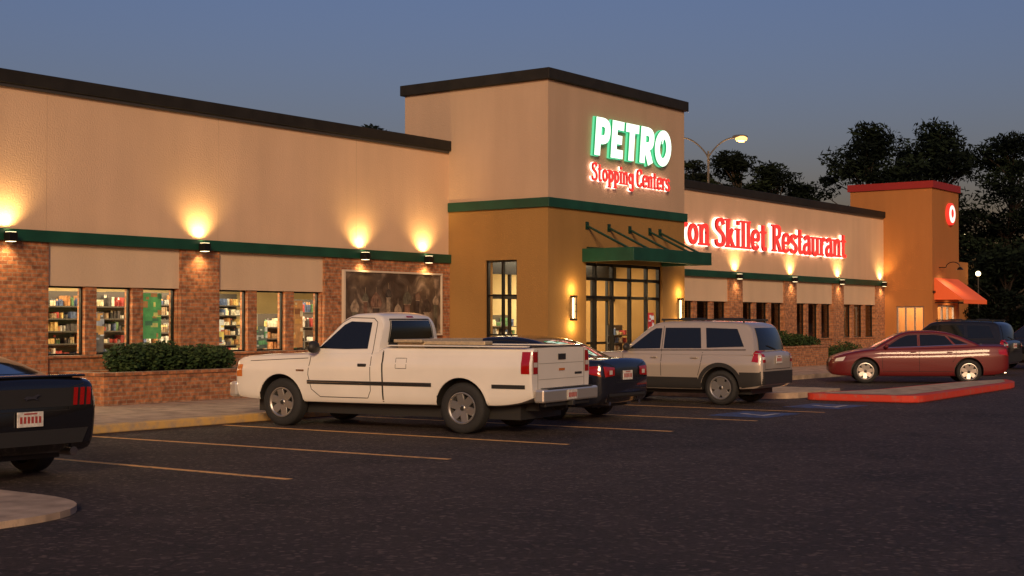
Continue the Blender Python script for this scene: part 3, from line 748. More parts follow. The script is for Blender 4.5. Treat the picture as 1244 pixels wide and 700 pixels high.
# ------------------------------------------------------------------ lamps
def street_lamp(x, y, h, ang, e=400, pr=.09, kelv=(1, .5, .16)):
    s = empty('street_lamp', (x, y, 0), ang)
    b = MB(); b.tube((0, 0, 0), (0, 0, .6), .22, .22, 12); b.tube((0, 0, .6), (0, 0, h-.75), pr, pr*.6, 10)
    for sg in (1, -1):
        prv = (0, 0, h-1.1)
        for i in range(1, 11):
            t = i/10; q = (sg*1.35*t, 0, h-1.1+1.05*math.sin(t*math.pi/2)**.8)
            b.tube(prv, q, .04, .04, 8); prv = q
    b.obj('pole', mat('galvanised_steel', (.09, .085, .08), .6, .3), s, smooth=40)
    b = MB(); g = MB()
    for sg in (1, -1):
        b.sphere((sg*1.68, 0, h+.02), .36, 0, 14, (1.15, .5, .30)); g.sphere((sg*1.74, 0, h-.09), .30, 0, 14, (1.1, .8, .6))
        point('lamp', (sg*1.72, 0, h-.5), e, kelv, .15, s)
    b.obj('head', mat('lamp_housing', (.12, .11, .10), .6, .2), s, smooth=60); g.obj('lens', M['sodium'], s, smooth=60)
street_lamp(66.6, 36.0, 11.45, math.radians(-54), e=200)
for zf, px, hh in ((84, 1170, 6.9), (72, 1173, 4.1), (70, 1190, 4.05)):
    x, y = XY(zf, px)
    s = empty('street_lamp', (round(x, 1), round(y, 1), 0))
    b = MB(); b.tube((0, 0, 0), (0, 0, hh), .07, .05); b.obj('pole', M['dark'], s)
    b = MB(); b.sphere((0, 0, hh), .13); b.obj('globe', M['bulb'], s, smooth=60)

# ------------------------------------------------------------------ vehicles
def pchip(keys):
    xs = np.array([k[0] for k in keys], float); ys = np.array([k[1] for k in keys], float)
    o = np.argsort(xs); xs = xs[o]; ys = ys[o]
    h = np.diff(xs); d = np.diff(ys)/h; m = np.zeros(len(xs)); m[0] = d[0]; m[-1] = d[-1]
    for i in range(1, len(xs)-1):
        if d[i-1]*d[i] > 0:
            w1 = 2*h[i]+h[i-1]; w2 = h[i]+2*h[i-1]; m[i] = (w1+w2)/(w1/d[i-1]+w2/d[i])
    def f(x):
        x = min(max(x, xs[0]), xs[-1]); i = int(min(max(np.searchsorted(xs, x)-1, 0), len(xs)-2))
        t = (x-xs[i])/h[i]
        return float((2*t**3-3*t**2+1)*ys[i]+(t**3-2*t**2+t)*h[i]*m[i]+(-2*t**3+3*t**2)*ys[i+1]+(t**3-t**2)*h[i]*m[i+1])
    return f
TPL = [(0, 0), (.5, 0), (.86, 0), (.93, .02), (.955, .07), (.972, .18), (.985, .33), (.995, .5), (1.0, .62), (.998, .72), (.975, .78), (.966, .84), (.952, .93), (.93, .968), (.89, .99), (.8, 1.0), (.6, 1), (.3, 1), (0, 1)]
def ring_mesh(rings):
    n = len(rings[0]); v = [p for r in rings for p in r]; f = []
    for i in range(len(rings)-1):
        for j in range(n): k = (j+1) % n; f.append((i*n+j, i*n+k, (i+1)*n+k, (i+1)*n+j))
    f.append(tuple(range(n-1, -1, -1))); f.append(tuple(range((len(rings)-1)*n, len(rings)*n)))
    return v, f
def xs_for(a, c, keys, n=90):
    s = set(np.round(np.linspace(a, c, n), 4)) | set(round(k[0], 4) for k in keys if a <= k[0] <= c)
    for d in (.008, .02, .035, .06, .09): s.add(round(a+d, 4)); s.add(round(c-d, 4))
    return sorted(s)
def mk(v, f, name):
    me = bpy.data.meshes.new(name); me.from_pydata(v, [], f)
    bm = bmesh.new(); bm.from_mesh(me); bmesh.ops.recalc_face_normals(bm, faces=bm.faces); bm.to_mesh(me); bm.free()
    return me
def apply_bool(ob, cutters):
    for c in cutters:
        md = ob.modifiers.new('b', 'BOOLEAN'); md.operation = 'DIFFERENCE'; md.object = c; md.solver = 'EXACT'
    bpy.context.view_layer.update()
    dg = bpy.context.evaluated_depsgraph_get()
    me = bpy.data.meshes.new_from_object(ob.evaluated_get(dg)); ob.modifiers.clear(); ob.data = me
    for c in cutters: bpy.data.objects.remove(c)

class Car:
    def __init__(s, name, x, y, rz, paint, S):
        s.root = empty(name, (x, y, 0), rz); s.paint = paint; s.S = S
        fw, fb, ft = pchip(S['w']), pchip(S['b']), pchip(S['t']); a, c = S['t'][0][0], S['t'][-1][0]
        cr = S.get('crown', .03); rings = []
        for x in xs_for(a, c, S['t']+S['w']):
            w, b_, t_ = fw(x), fb(x), ft(x); half = [(w*p, b_+(t_-b_)*q+(cr*(1-p*p)*q if q > .9 else 0)) for p, q in TPL]
            ring = [(x, yy, zz) for yy, zz in half]+[(x, -yy, zz) for yy, zz in reversed(half[1:-1])]
            rings.append(ring)
        me = mk(*ring_mesh(rings), 'body'); me.materials.append(paint); me.materials.append(M['trim'])
        body = bpy.data.objects.new('body', me); COL.objects.link(body)
        cut = []
        for wx in S['wx']:
            for sg in (1, -1):
                cm = MB(); y0, y1 = sg*(S['hw']-.30), sg*(S['hw']+.3); cm.tube((wx, y0, S['R']+.01), (wx, y1, S['R']+.01), S['arch'], n=40)
                o = cm.obj('cut', []); 
                bm = bmesh.new(); bm.from_mesh(o.data); bmesh.ops.recalc_face_normals(bm, faces=bm.faces); bm.to_mesh(o.data); bm.free()
                cut.append(o)
        if 'bed' in S:
            x0, x1, yy, z0 = S['bed']; cm = MB(); cm.box(x0, x1, -yy, yy, z0, 3); cut.append(cm.obj('cut', []))
        apply_bool(body, cut); me = body.data
        while len(me.materials) < 2: me.materials.append(M['trim'])
        for p in me.polygons:
            c_ = p.center
            for wx in S['wx']:
                if math.hypot(c_.x-wx, c_.z-S['R']-.01) < S['arch']+.004 and abs(c_.y) < S['hw']*.998 and math.hypot(c_.x-wx, c_.z-S['R']) < S['arch']+.01: p.material_index = 1
            if 'bed' in S:
                x0, x1, yy, z0 = S['bed']
                if x0-.01 < c_.x < x1+.01 and abs(c_.y) < yy+.01 and c_.z > z0-.01 and c_.z < S.get('bedtop', 9): p.material_index = 1
        sharp(me, 28); body.parent = s.root
        g = S['g']; fg = pchip(g['t']); ga, gc = g['t'][0][0], g['t'][-1][0]; zb = g['zb']; zt = g['zt']; wb, wt = g['wb'], g['wt']; rings = []
        xm = (ga+gc)/2; K = g.get('K', .14)
        for x in xs_for(ga, gc, g['t'], 70):
            t_ = max(fg(x), zb+.02)
            def yw(z): return wb-(wb-wt)*((z-zb)/(zt-zb))
            r = min(.075, (t_-zb)*.5); half = [(0, zb), (yw(zb), zb)]
            for q in (.25, .5, .75, 1): z = zb+(t_-r-zb)*q; half.append((yw(z), z))
            y0 = yw(t_-r)
            for an in (22, 45, 68, 90): aa = math.radians(an); half.append((y0-r*1.25*(1-math.cos(aa)), t_-r+r*math.sin(aa)))
            ye = half[-1][0]
            for q in (.75, .5, .25, 0): half.append((ye*q, t_+.022*(1-q*q)))
            f = max(-1, min(1, (x-xm)/(gc-xm) if x > xm else (x-xm)/(xm-ga)))
            ring = [(x-K*yy*yy*(f**3), yy, zz) for yy, zz in half]+[(x-K*yy*yy*(f**3), -yy, zz) for yy, zz in reversed(half[1:-1])]
            rings.append(ring)
        me2 = mk(*ring_mesh(rings), 'cabin'); me2.materials.append(paint); sharp(me2, 32)
        cab = bpy.data.objects.new('cabin', me2); COL.objects.link(cab); cab.parent = s.root
        vv = [v.co.copy() for v in me.vertices]; ff = [tuple(p.vertices) for p in me.polygons]; n0 = len(vv)
        vv += [v.co.copy() for v in me2.vertices]; ff += [tuple(n0+i for i in p.vertices) for p in me2.polygons]
        s.bvh = BVHTree.FromPolygons(vv, ff)
        for wx in S['wx']:
            for sg in (1, -1): s.wheel(wx, sg)
        box('underbody', a+.35, c-.35, -S['hw']+.32, S['hw']-.32, .22, S['R']+.25, M['trim'], s.root)
    def hit(s, ax, u, v):
        if ax == 'L': o, d = Vector((u, 3, v)), Vector((0, -1, 0))
        elif ax == 'R': o, d = Vector((u, -3, v)), Vector((0, 1, 0))
        elif ax == 'B': o, d = Vector((-6, u, v)), Vector((1, 0, 0))
        elif ax == 'F': o, d = Vector((6, u, v)), Vector((-1, 0, 0))
        else: o, d = Vector((u, v, 4)), Vector((0, 0, -1))
        h = s.bvh.ray_cast(o, d)
        return (h[0], d) if h[0] is not None else (None, d)
    def patch(s, name, ax, bot, top, m, off=.006, n=16, r=6):
        if ax == 'S':
            s.patch(name, 'L', bot, top, m, off, n, r); s.patch(name, 'R', bot, top, m, off, n, r); return
        def rs(pl, k):
            L = [0]
            for i in range(len(pl)-1): L.append(L[-1]+math.hypot(pl[i+1][0]-pl[i][0], pl[i+1][1]-pl[i][1]))
            out = []
            for j in range(k+1):
                t = L[-1]*j/k; i = 0
                while i < len(L)-2 and L[i+1] < t: i += 1
                q = (t-L[i])/max(1e-9, L[i+1]-L[i]); out.append((pl[i][0]+(pl[i+1][0]-pl[i][0])*q, pl[i][1]+(pl[i+1][1]-pl[i][1])*q))
            return out
        B, T = rs(bot, n), rs(top, n); vs = []; ok = []
        for j in range(r+1):
            for i in range(n+1):
                q = j/r; u = B[i][0]*(1-q)+T[i][0]*q; v = B[i][1]*(1-q)+T[i][1]*q
                p, d = s.hit(ax, u, v)
                ok.append(p is not None); vs.append((p-d*off) if p is not None else Vector((0, 0, 0)))
        fs = []
        for j in range(r):
            for i in range(n):
                q = (j*(n+1)+i, j*(n+1)+i+1, (j+1)*(n+1)+i+1, (j+1)*(n+1)+i)
                if all(ok[k] for k in q): fs.append(q)
        mb = MB(); mb.add(vs, fs); o = mb.obj(name, m, s.root); 
        for p in o.data.polygons: p.use_smooth = True
        return o
    def line(s, name, ax, pts, w, m, off=.003):
        if ax == 'S': s.line(name, 'L', pts, w, m, off); s.line(name, 'R', pts, w, m, off); return
        P = []
        for i in range(len(pts)-1):
            k = max(2, int(math.hypot(pts[i+1][0]-pts[i][0], pts[i+1][1]-pts[i][1])/.05))
            for j in range(k): q = j/k; P.append((pts[i][0]*(1-q)+pts[i+1][0]*q, pts[i][1]*(1-q)+pts[i+1][1]*q))
        P.append(pts[-1]); vs = []; ok = []
        for i, p in enumerate(P):
            a = P[max(0, i-1)]; c = P[min(len(P)-1, i+1)]; dx, dy = c[0]-a[0], c[1]-a[1]; l = math.hypot(dx, dy) or 1
            for sg in (1, -1):
                h, d = s.hit(ax, p[0]-dy/l*w/2*sg, p[1]+dx/l*w/2*sg); ok.append(h is not None); vs.append((h-d*off) if h is not None else Vector((0, 0, 0)))
        fs = [(2*i, 2*i+1, 2*i+3, 2*i+2) for i in range(len(P)-1) if all(ok[2*i:2*i+4])]
        mb = MB(); mb.add(vs, fs); o = mb.obj(name, m, s.root)
        for p in o.data.polygons: p.use_smooth = True
    def bx(s, name, c, d, m, bev=.01):
        return box(name, c[0]-d[0]/2, c[0]+d[0]/2, c[1]-d[1]/2, c[1]+d[1]/2, c[2]-d[2]/2, c[2]+d[2]/2, m, s.root, bev)
    def wheel(s, wx, sg):
        S = s.S; Rr = S['R']; W = S.get('tw', .22); rr = S.get('rim', .64)*Rr; n = S.get('spk', 5)
        e = empty('wheel', (wx, sg*(S['hw']-.035-W/2+S.get('wo', 0)), Rr), 0 if sg > 0 else math.pi); e.parent = s.root
        b = MB(); h = W/2
        b.lathe_y([(rr, h-.02), (rr+.02, h-.002), (rr+(Rr-rr)*.45, h+.006), (Rr-.035, h-.004), (Rr-.012, h-.02), (Rr, h-.045), (Rr, -h+.045), (Rr-.03, -h), (rr, -h)], 48)
        b.obj('tyre', M['tyre'], e, smooth=30)
        b = MB(); b.lathe_y([(rr, h-.02), (rr+.004, h-.006), (rr-.012, h-.004), (rr-.03, h-.02), (rr-.04, h-.09), (rr-.04, -h)], 48)
        b.obj('rim', M['rim'], e, smooth=30)
        b = MB(); b.lathe_y([(0, h-.10), (rr-.03, h-.10)], 32); b.obj('spoke_gap_shade', M['rimgap'], e)  # near-black backing disc, paints the shade seen between the spokes
        b = MB(); wsp = S.get('spw', .5)
        for i in range(n):
            a = 2*math.pi*i/n+.3; u = Vector((math.cos(a), 0, math.sin(a))); v = Vector((-math.sin(a), 0, math.cos(a)))
            w0 = .04*wsp*2; w1 = rr*math.pi/n*wsp*.62; y0 = h-.035; y1 = h-.018; r0, r1 = rr*.16, rr-.02
            P = [u*r0+v*w0+Vector((0, y0, 0)), u*r0-v*w0+Vector((0, y0, 0)), u*r1-v*w1+Vector((0, y1, 0)), u*r1+v*w1+Vector((0, y1, 0))]
            Q = [p-Vector((0, .035, 0)) for p in P]
            b.add(P+Q, [(0, 1, 2, 3), (0, 4, 5, 1), (1, 5, 6, 2), (2, 6, 7, 3), (3, 7, 4, 0)])
        b.lathe_y([(0, h-.022), (rr*.15, h-.022), (rr*.2, h-.03), (rr*.22, h-.08)], 24)
        b.obj('spokes', M['rim'], e, smooth=30, bevel=.004)
        b = MB(); b.lathe_y([(0, h-.012), (.03, h-.014), (.036, h-.024)], 16)
        b.obj('hubcap', M['trim'], e)
    def plate(s, ax, z, y=0):
        h, d = s.hit(ax, y, z); xx = h.x-d.x*.02
        q = .006 if ax == 'F' else -.006
        s.bx('plate', (xx, y, z), (.012, .32, .16), M['plate'], .004)
        for i in range(6): s.bx('plate_text', (xx+q*1.1, y-.115+i*.046, z-.005), (.004, .028, .07), M['platetxt'], 0)
        s.bx('plate_text', (xx+q*1.1, y, z+.06), (.004, .16, .015), M['platetxt'], 0)
    def mirror(s, x, y, z, m, big=1):
        for sg in (1, -1):
            b = MB(); b.sphere((x, sg*(y+.10*big), z), .1*big, 0, 14, (.7, 1.05, .8)); b.tube((x+.02, sg*(y-.03), z-.05), (x, sg*(y+.05), z-.03), .025)
            b.obj('mirror', m, s.root, smooth=60)
    def arc(s, wx, w, m, a0=-8, a1=188, off=.008, grow=.02):
        cz = s.S['R']+.01; rr = s.S['arch']+grow
        s.line('arch_trim', 'S', [(wx+rr*math.cos(math.radians(a)), cz+rr*math.sin(math.radians(a))) for a in range(a0, a1+1, 7)], w, m, off)

# --- pickup
T = Car('pickup_truck', 17.79, 15.18, math.radians(97.3), M['p_white'], dict(
    hw=.99, R=.39, arch=.455, wx=(1.85, -1.60), rim=.62, spk=6, spw=.75, tw=.25, wo=-.01, crown=.02,
    w=[(-2.83, .975), (-2.79, .985), (-2.6, .99), (-.2, .99), (1.2, .985), (2.2, .98), (2.6, .96), (2.78, .93), (2.85, .88), (2.87, .84)],
    b=[(-2.83, .56), (-2.6, .48), (-2.2, .43), (1.2, .40), (2.4, .42), (2.87, .46)],
    t=[(-2.83, 1.30), (-2.79, 1.315), (-.2, 1.31), (-.12, 1.29), (0, 1.235), (1.0, 1.22), (1.3, 1.20), (2.2, 1.165), (2.65, 1.13), (2.8, 1.08), (2.87, 1.02)],
    bed=(-2.75, -.24, .86, .80),
    g=dict(t=[(-.13, 1.22), (-.11, 1.62), (-.06, 1.74), (.02, 1.81), (.2, 1.845), (.5, 1.835), (.66, 1.79), (.95, 1.52), (1.32, 1.18)], zb=1.15, zt=1.85, wb=.93, wt=.70, K=.10)))
T.patch('side_window', 'S', [(.17, 1.28), (.6, 1.27), (1.12, 1.28)], [(.17, 1.70), (.58, 1.715), (.70, 1.66)], M['cglass'])
T.patch('windscreen', 'F', [(-.80, 1.24), (.80, 1.24)], [(-.62, 1.76), (.62, 1.76)], M['cglass'], .012)
T.patch('rear_window', 'B', [(-.68, 1.34), (.68, 1.34)], [(-.56, 1.73), (.56, 1.73)], M['cglass'], .006)
T.line('rear_window_seal', 'B', [(-.70, 1.33), (.70, 1.33), (.58, 1.75), (-.58, 1.75), (-.70, 1.33)], .02, M['seam'], .008)
T.line('cab_gap', 'S', [(-.17, 1.3), (-.17, .45)], .028, M['seam'])
T.line('door_gap', 'S', [(.06, 1.2), (.06, .62), (.12, .50), (1.05, .50), (1.22, .62), (1.28, .85), (1.25, 1.15)], .012, M['seam'])
T.line('door_gap_upper', 'S', [(.06, 1.2), (.07, 1.70), (.15, 1.765), (.6, 1.775), (.76, 1.69), (1.2, 1.27)], .012, M['seam'])
T.line('hood_gap', 'S', [(1.3, 1.12), (2.5, 1.06)], .010, M['seam'])
T.line('side_moulding', 'S', [(-1.08, .735), (1.30, .735)], .06, M['trim'], .010); T.line('side_moulding', 'S', [(-2.15, .735), (-2.72, .735)], .06, M['trim'], .010)
T.line('side_moulding_chrome', 'S', [(-1.08, .735), (1.30, .735)], .012, M['chrome'], .014)
T.line('fuel_door', 'L', [(-.62, .98), (-.42, .98), (-.42, 1.14), (-.62, 1.14), (-.62, .98)], .008, M['seam'], .003)
T.line('fender_badge', 'S', [(1.36, .92), (1.52, .92)], .03, M['chrome'], .006)
T.line('mudflap', 'S', [(-2.07, .47), (-2.07, .40)], .02, M['trim'], .01)
for wx in (1.85, -1.60): T.arc(wx, .04, M['p_white'], 0, 180, .014, .022)
T.patch('tail_lamp', 'S', [(-2.80, .93), (-2.66, .93)], [(-2.80, 1.26), (-2.66, 1.26)], M['tail'], .008)
for sg in (1, -1):
    T.patch('tail_lamp', 'B', [(sg*.94, .93), (sg*.80, .93)], [(sg*.94, 1.26), (sg*.80, 1.26)], M['tail'], .010)
    T.patch('reverse_lamp', 'B', [(sg*.93, 1.03), (sg*.81, 1.03)], [(sg*.93, 1.10), (sg*.81, 1.10)], M['tailw'], .014)
    T.patch('tailgate_gap', 'B', [(sg*.785, .66), (sg*.775, .66)], [(sg*.785, 1.29), (sg*.775, 1.29)], M['seam'], .003)
T.patch('tailgate_handle', 'B', [(-.13, 1.13), (.13, 1.13)], [(-.13, 1.22), (.13, 1.22)], M['trim'], .012)
cr_ = mat('crease_shadow_paint', (.42, .4, .36), .4)
T.line('tailgate_crease', 'B', [(-.76, .84), (.76, .84)], .010, cr_, .003); T.line('tailgate_crease', 'B', [(-.76, 1.08), (.76, 1.08)], .010, cr_, .003)
T.line('tailgate_badge', 'B', [(-.1, .98), (.1, .98)], .035, M['amber'], .010); T.line('tailgate_lettering', 'B', [(-.7, .91), (-.45, .91)], .035, M['trim'], .006)
M['bump'] = mat('bumper_chrome', (.75, .72, .66), .3, .75)
T.bx('rear_bumper', (-2.93, 0, .60), (.17, 1.86, .20), M['bump'], .03)
T.bx('bumper_step', (-2.94, 0, .708), (.15, 1.5, .012), M['trim'], .003)
T.bx('bumper_lower', (-2.90, 0, .47), (.10, 1.5, .08), M['trim'], .02)
T.bx('hitch', (-2.98, 0, .47), (.14, .08, .08), M['trim'], .01)
T.bx('front_bumper', (2.87, 0, .58), (.18, 1.88, .26), M['bump'], .05)
T.patch('grille', 'F', [(-.5, .78), (.5, .78)], [(-.55, 1.0), (.55, 1.0)], M['trim'], .012); T.line('grille_bar', 'F', [(-.80, .89), (.80, .89)], .05, M['chrome'], .02)
for sg in (1, -1): T.patch('headlamp', 'F', [(sg*.58, .78), (sg*.83, .80)], [(sg*.58, 1.0), (sg*.82, 1.0)], M['tailw'], .015)
T.patch('marker_lamp', 'S', [(2.66, .80), (2.80, .80)], [(2.66, 1.0), (2.80, 1.0)], M['amber'], .008)
for sg in (1, -1): T.bx('door_handle', (.22, sg*.985, 1.02), (.16, .03, .05), M['trim'], .01); T.bx('bed_rail_cap', (-1.5, sg*.93, 1.336), (2.5, .11, .022), M['p_white'], .008)
T.bx('tailgate_cap', (-2.79, 0, 1.336), (.07, 1.7, .02), M['trim'], .006)
T.bx('tool_box', (-.62, 0, 1.30), (.5, 1.70, .16), M['tool'], .01); T.bx('tool_box_lid', (-.62, 0, 1.41), (.52, 1.90, .05), M['tool'], .012)
T.bx('tool_box_side', (-1.45, .80, 1.385), (1.1, .24, .06), M['tool'], .012)
T.mirror(1.12, .92, 1.30, M['trim'], 1.25); 
T.bx('plate', (-3.022, .0, .60), (.008, .32, .15), M['plate'], .003)
for i in range(6): T.bx('plate_text', (-3.028, -.115+i*.046, .595), (.004, .028, .07), M['platetxt'], 0)
T.bx('exhaust', (-2.35, -.5, .35), (.5, .07, .07), M['trim'], .02); T.bx('frame_rail', (-.4, .45, .42), (4.6, .08, .14), M['trim'], .01); T.bx('frame_rail', (-.4, -.45, .42), (4.6, .08, .14), M['trim'], .01)
b = MB(); b.tube((-1.6, -.85, .39), (-1.6, .85, .39), .06); b.sphere((-1.6, 0, .39), .16); b.obj('rear_axle', M['trim'], T.root, smooth=60)
T.line('roof_lamp', 'B', [(-.1, 1.79), (.1, 1.79)], .025, M['tail'], .01)

# --- SUV
def suv(x, y, rz, paint, det=True):
    C = Car('suv', x, y, rz, paint, dict(hw=.89, R=.355, arch=.42, wx=(1.33, -1.29), rim=.66, spk=5, spw=.95, crown=.03,
        w=[(-2.2, .80), (-2.15, .84), (-2.0, .87), (-1.6, .89), (1.4, .885), (1.8, .86), (2.1, .78), (2.22, .66)],
        b=[(-2.2, .42), (-2.0, .34), (0, .30), (1.9, .32), (2.22, .40)],
        t=[(-2.2, .98), (-2.16, 1.06), (-2.05, 1.09), (0, 1.08), (.9, 1.07), (1.3, 1.06), (1.9, 1.0), (2.13, .88), (2.22, .74)],
        g=dict(t=[(-2.13, 1.08), (-2.05, 1.36), (-1.93, 1.60), (-1.8, 1.67), (-1.4, 1.70), (-.6, 1.72), (0, 1.71), (.28, 1.66), (.55, 1.48), (1.12, 1.05)], zb=1.03, zt=1.72, wb=.855, wt=.67, K=.16)))
    C.patch('front_side_window', 'S', [(.08, 1.15), (.82, 1.13)], [(.08, 1.57), (.22, 1.57), (.34, 1.50)], M['cglass'])
    C.patch('rear_side_window', 'S', [(-.86, 1.16), (.0, 1.15)], [(-.80, 1.58), (.0, 1.58)], M['cglass'])
    C.patch('quarter_window', 'S', [(-1.80, 1.20), (-.98, 1.17)], [(-1.62, 1.56), (-.92, 1.58)], M['cglass'])
    C.patch('windscreen', 'F', [(-.74, 1.13), (.74, 1.13)], [(-.58, 1.62), (.58, 1.62)], M['cglass'], .012)
    C.patch('rear_window', 'B', [(-.66, 1.13), (.66, 1.13)], [(-.56, 1.58), (.56, 1.58)], M['cglass'], .010)
    C.line('wiper', 'B', [(-.05, 1.13), (.35, 1.22)], .02, M['seam'], .025)
    for sg in (1, -1):
        C.patch('tail_lamp', 'B', [(sg*.79, .88), (sg*.66, .88)], [(sg*.78, 1.12), (sg*.70, 1.12)], M['tail'], .010)
        C.patch('reverse_lamp', 'B', [(sg*.79, .94), (sg*.67, .94)], [(sg*.79, .99), (sg*.67, .99)], M['tailw'], .014)
        C.patch('headlamp', 'F', [(sg*.36, .74), (sg*.64, .74)], [(sg*.40, .86), (sg*.64, .88)], M['tailw'], .012)
        b = MB(); b.tube((.15, sg*.60, 1.75), (-1.75, sg*.58, 1.74), .02); 
        for q in (.1, -.8, -1.7): b.tube((q, sg*.59, 1.75), (q, sg*.585, 1.68), .02)
        b.obj('roof_rail', M['trim'], C.root, smooth=40)
    for q in (-.3, -1.2): C.bx('cross_bar', (q, 0, 1.775), (.05, 1.2, .025), M['trim'], .008)
    C.patch('tail_lamp_side', 'S', [(-2.12, .88), (-1.98, .90)], [(-2.10, 1.12), (-2.03, 1.12)], M['tail'], .008)
    cl = M['trim']
    C.patch('lower_cladding', 'S', [(-.84, .33), (.88, .33)], [(-.80, .56), (.84, .56)], cl, .014)
    C.patch('lower_cladding', 'S', [(-2.17, .42), (-1.76, .36)], [(-2.17, .68), (-1.72, .68)], cl, .014)
    C.patch('lower_cladding', 'S', [(1.78, .36), (2.12, .40)], [(1.74, .64), (2.12, .64)], cl, .014)
    C.patch('bumper_cladding', 'B', [(-.84, .43), (.84, .43)], [(-.84, .70), (.84, .70)], cl, .02, 24)
    C.patch('bumper_cladding', 'F', [(-.7, .43), (.7, .43)], [(-.7, .66), (.7, .66)], cl, .02, 24)
    for wx in (1.33, -1.29): C.arc(wx, .085, cl, -4, 184, .016, .045)
    for pts in ([(.04, 1.06), (.04, .58)], [(-.90, 1.08), (-.86, .80), (-.80, .60)], [(.95, 1.02), (.93, .62)], [(.04, 1.08), (.04, 1.62)]): C.line('door_gap', 'S', pts, .011, M['seam'])
    C.line('belt_trim', 'S', [(.9, 1.105), (-1.85, 1.135)], .018, M['seam'], .006)
    C.line('tailgate_gap', 'B', [(-.70, 1.08), (-.68, .74), (.68, .74), (.70, 1.08)], .012, M['seam'])
    for sg in (1, -1):
        for q in (-.72, .2): C.bx('door_handle', (q, sg*.885, .97), (.15, .035, .035), paint, .012)
    C.mirror(.82, .84, 1.17, M['trim']); C.plate('B', .93, -.02)
    return C
suv(26.73, 15.13, math.radians(94), M['p_silver'])
suv(46.3, 16.2, math.radians(90), M['p_grey'])
suv(52.4, 14.9, math.radians(92), M['p_black'])

# --- sedans
def sedan(name, x, y, rz, paint, H=1.44, rimk=.68):
    C = Car(name, x, y, rz, paint, dict(hw=.91, R=.335, arch=.385, wx=(1.42, -1.33), rim=rimk, spk=7, spw=.8, crown=.045,
        w=[(-2.40, .70), (-2.36, .78), (-2.2, .85), (-1.8, .90), (-.8, .915), (1.3, .905), (1.9, .86), (2.2, .76), (2.36, .60), (2.40, .50)],
        b=[(-2.40, .42), (-2.25, .30), (-1.8, .23), (0, .20), (1.8, .20), (2.3, .24), (2.40, .34)],
        t=[(-2.40, .86), (-2.37, .96), (-2.28, 1.03), (-1.8, 1.04), (-1.2, 1.01), (0, .97), (1.0, .95), (1.4, .91), (1.9, .82), (2.2, .73), (2.36, .63), (2.40, .54)],
        g=dict(t=[(-1.82, 1.02), (-1.45, 1.17), (-1.1, 1.31), (-.75, 1.40), (-.3, H), (.15, H-.01), (.45, 1.37), (.8, 1.20), (1.32, .93)], zb=.92, zt=H, wb=.84, wt=.60, K=.2)))
    C.patch('front_side_window', 'S', [(.02, 1.03), (.86, 1.00)], [(.02, 1.34), (.28, 1.33), (.50, 1.24)], M['cglass'])
    C.patch('rear_side_window', 'S', [(-.93, 1.07), (-.05, 1.035)], [(-.72, 1.31), (-.4, 1.35), (-.05, 1.345)], M['cglass'])
    C.patch('quarter_window', 'S', [(-1.28, 1.10), (-.99, 1.08)], [(-1.12, 1.17), (-.80, 1.29)], M['cglass'])
    C.patch('windscreen', 'F', [(-.74, 1.0), (.74, 1.0)], [(-.52, 1.36), (.52, 1.36)], M['cglass'], .016)
    C.patch('rear_window', 'B', [(-.68, 1.09), (.68, 1.09)], [(-.50, 1.36), (.50, 1.36)], M['cglass'], .016)
    for sg in (1, -1):
        C.patch('tail_lamp', 'B', [(sg*.72, .76), (sg*.42, .78)], [(sg*.74, .94), (sg*.42, .92)], M['tail'], .012)
        C.patch('reverse_lamp', 'B', [(sg*.60, .80), (sg*.50, .80)], [(sg*.60, .87), (sg*.50, .87)], M['tailw'], .016)
        C.patch('headlamp', 'F', [(sg*.34, .57), (sg*.56, .58)], [(sg*.38, .66), (sg*.60, .68)], M['tailw'], .012)
    C.patch('tail_lamp_side', 'S', [(-2.36, .77), (-2.12, .82)], [(-2.32, .95), (-2.10, .94)], M['tail'], .008)
    C.patch('headlamp_side', 'S', [(2.02, .62), (2.24, .60)], [(1.95, .74), (2.20, .69)], M['tailw'], .008)
    for pts in ([(-.02, .98), (-.02, .32)], [(-1.0, 1.0), (-.98, .72), (-.90, .60)], [(.98, .93), (.96, .40)], [(-.02, 1.0), (-.01, 1.37)], [(-.90, .34), (.96, .34)]): C.line('door_gap', 'S', pts, .010, M['seam'])
    C.line('window_trim', 'S', [(.9, .985), (.0, 1.015), (-1.3, 1.085)], .014, M['chrome'], .008)
    C.line('window_trim', 'S', [(.9, .99), (.52, 1.26), (.28, 1.355), (-.3, 1.375), (-.74, 1.335), (-1.3, 1.10)], .014, M['seam'], .008)
    C.line('boot_gap', 'B', [(-.68, 1.0), (-.38, .92), (-.36, .66), (.36, .66), (.38, .92), (.68, 1.0)], .011, M['seam'])
    C.patch('lower_valance', 'B', [(-.6, .40), (.6, .40)], [(-.62, .47), (.62, .47)], M['trim'], .014)
    C.patch('grille', 'F', [(-.30, .44), (.30, .44)], [(-.34, .58), (.34, .58)], M['trim'], .012); C.line('grille_bar', 'F', [(-.3, .51), (.3, .51)], .02, M['chrome'], .018)
    for sg in (1, -1):
        for q in (-.82, .14): C.bx('door_handle', (q, sg*.902, .87), (.15, .03, .028), paint, .01)
        b = MB(); b.tube((-2.36, sg*.5, .30), (-2.2, sg*.5, .30), .035, n=12); b.obj('exhaust', M['chrome'], C.root, smooth=40)
    C.mirror(.86, .83, 1.02, paint, .85); C.plate('B', .78, 0)
    return C
sedan('parked_car', 21.2, 15.5, math.radians(91), M['p_navy'])
sedan('parked_car', 38.85, 14.5, math.radians(117), M['p_red'])

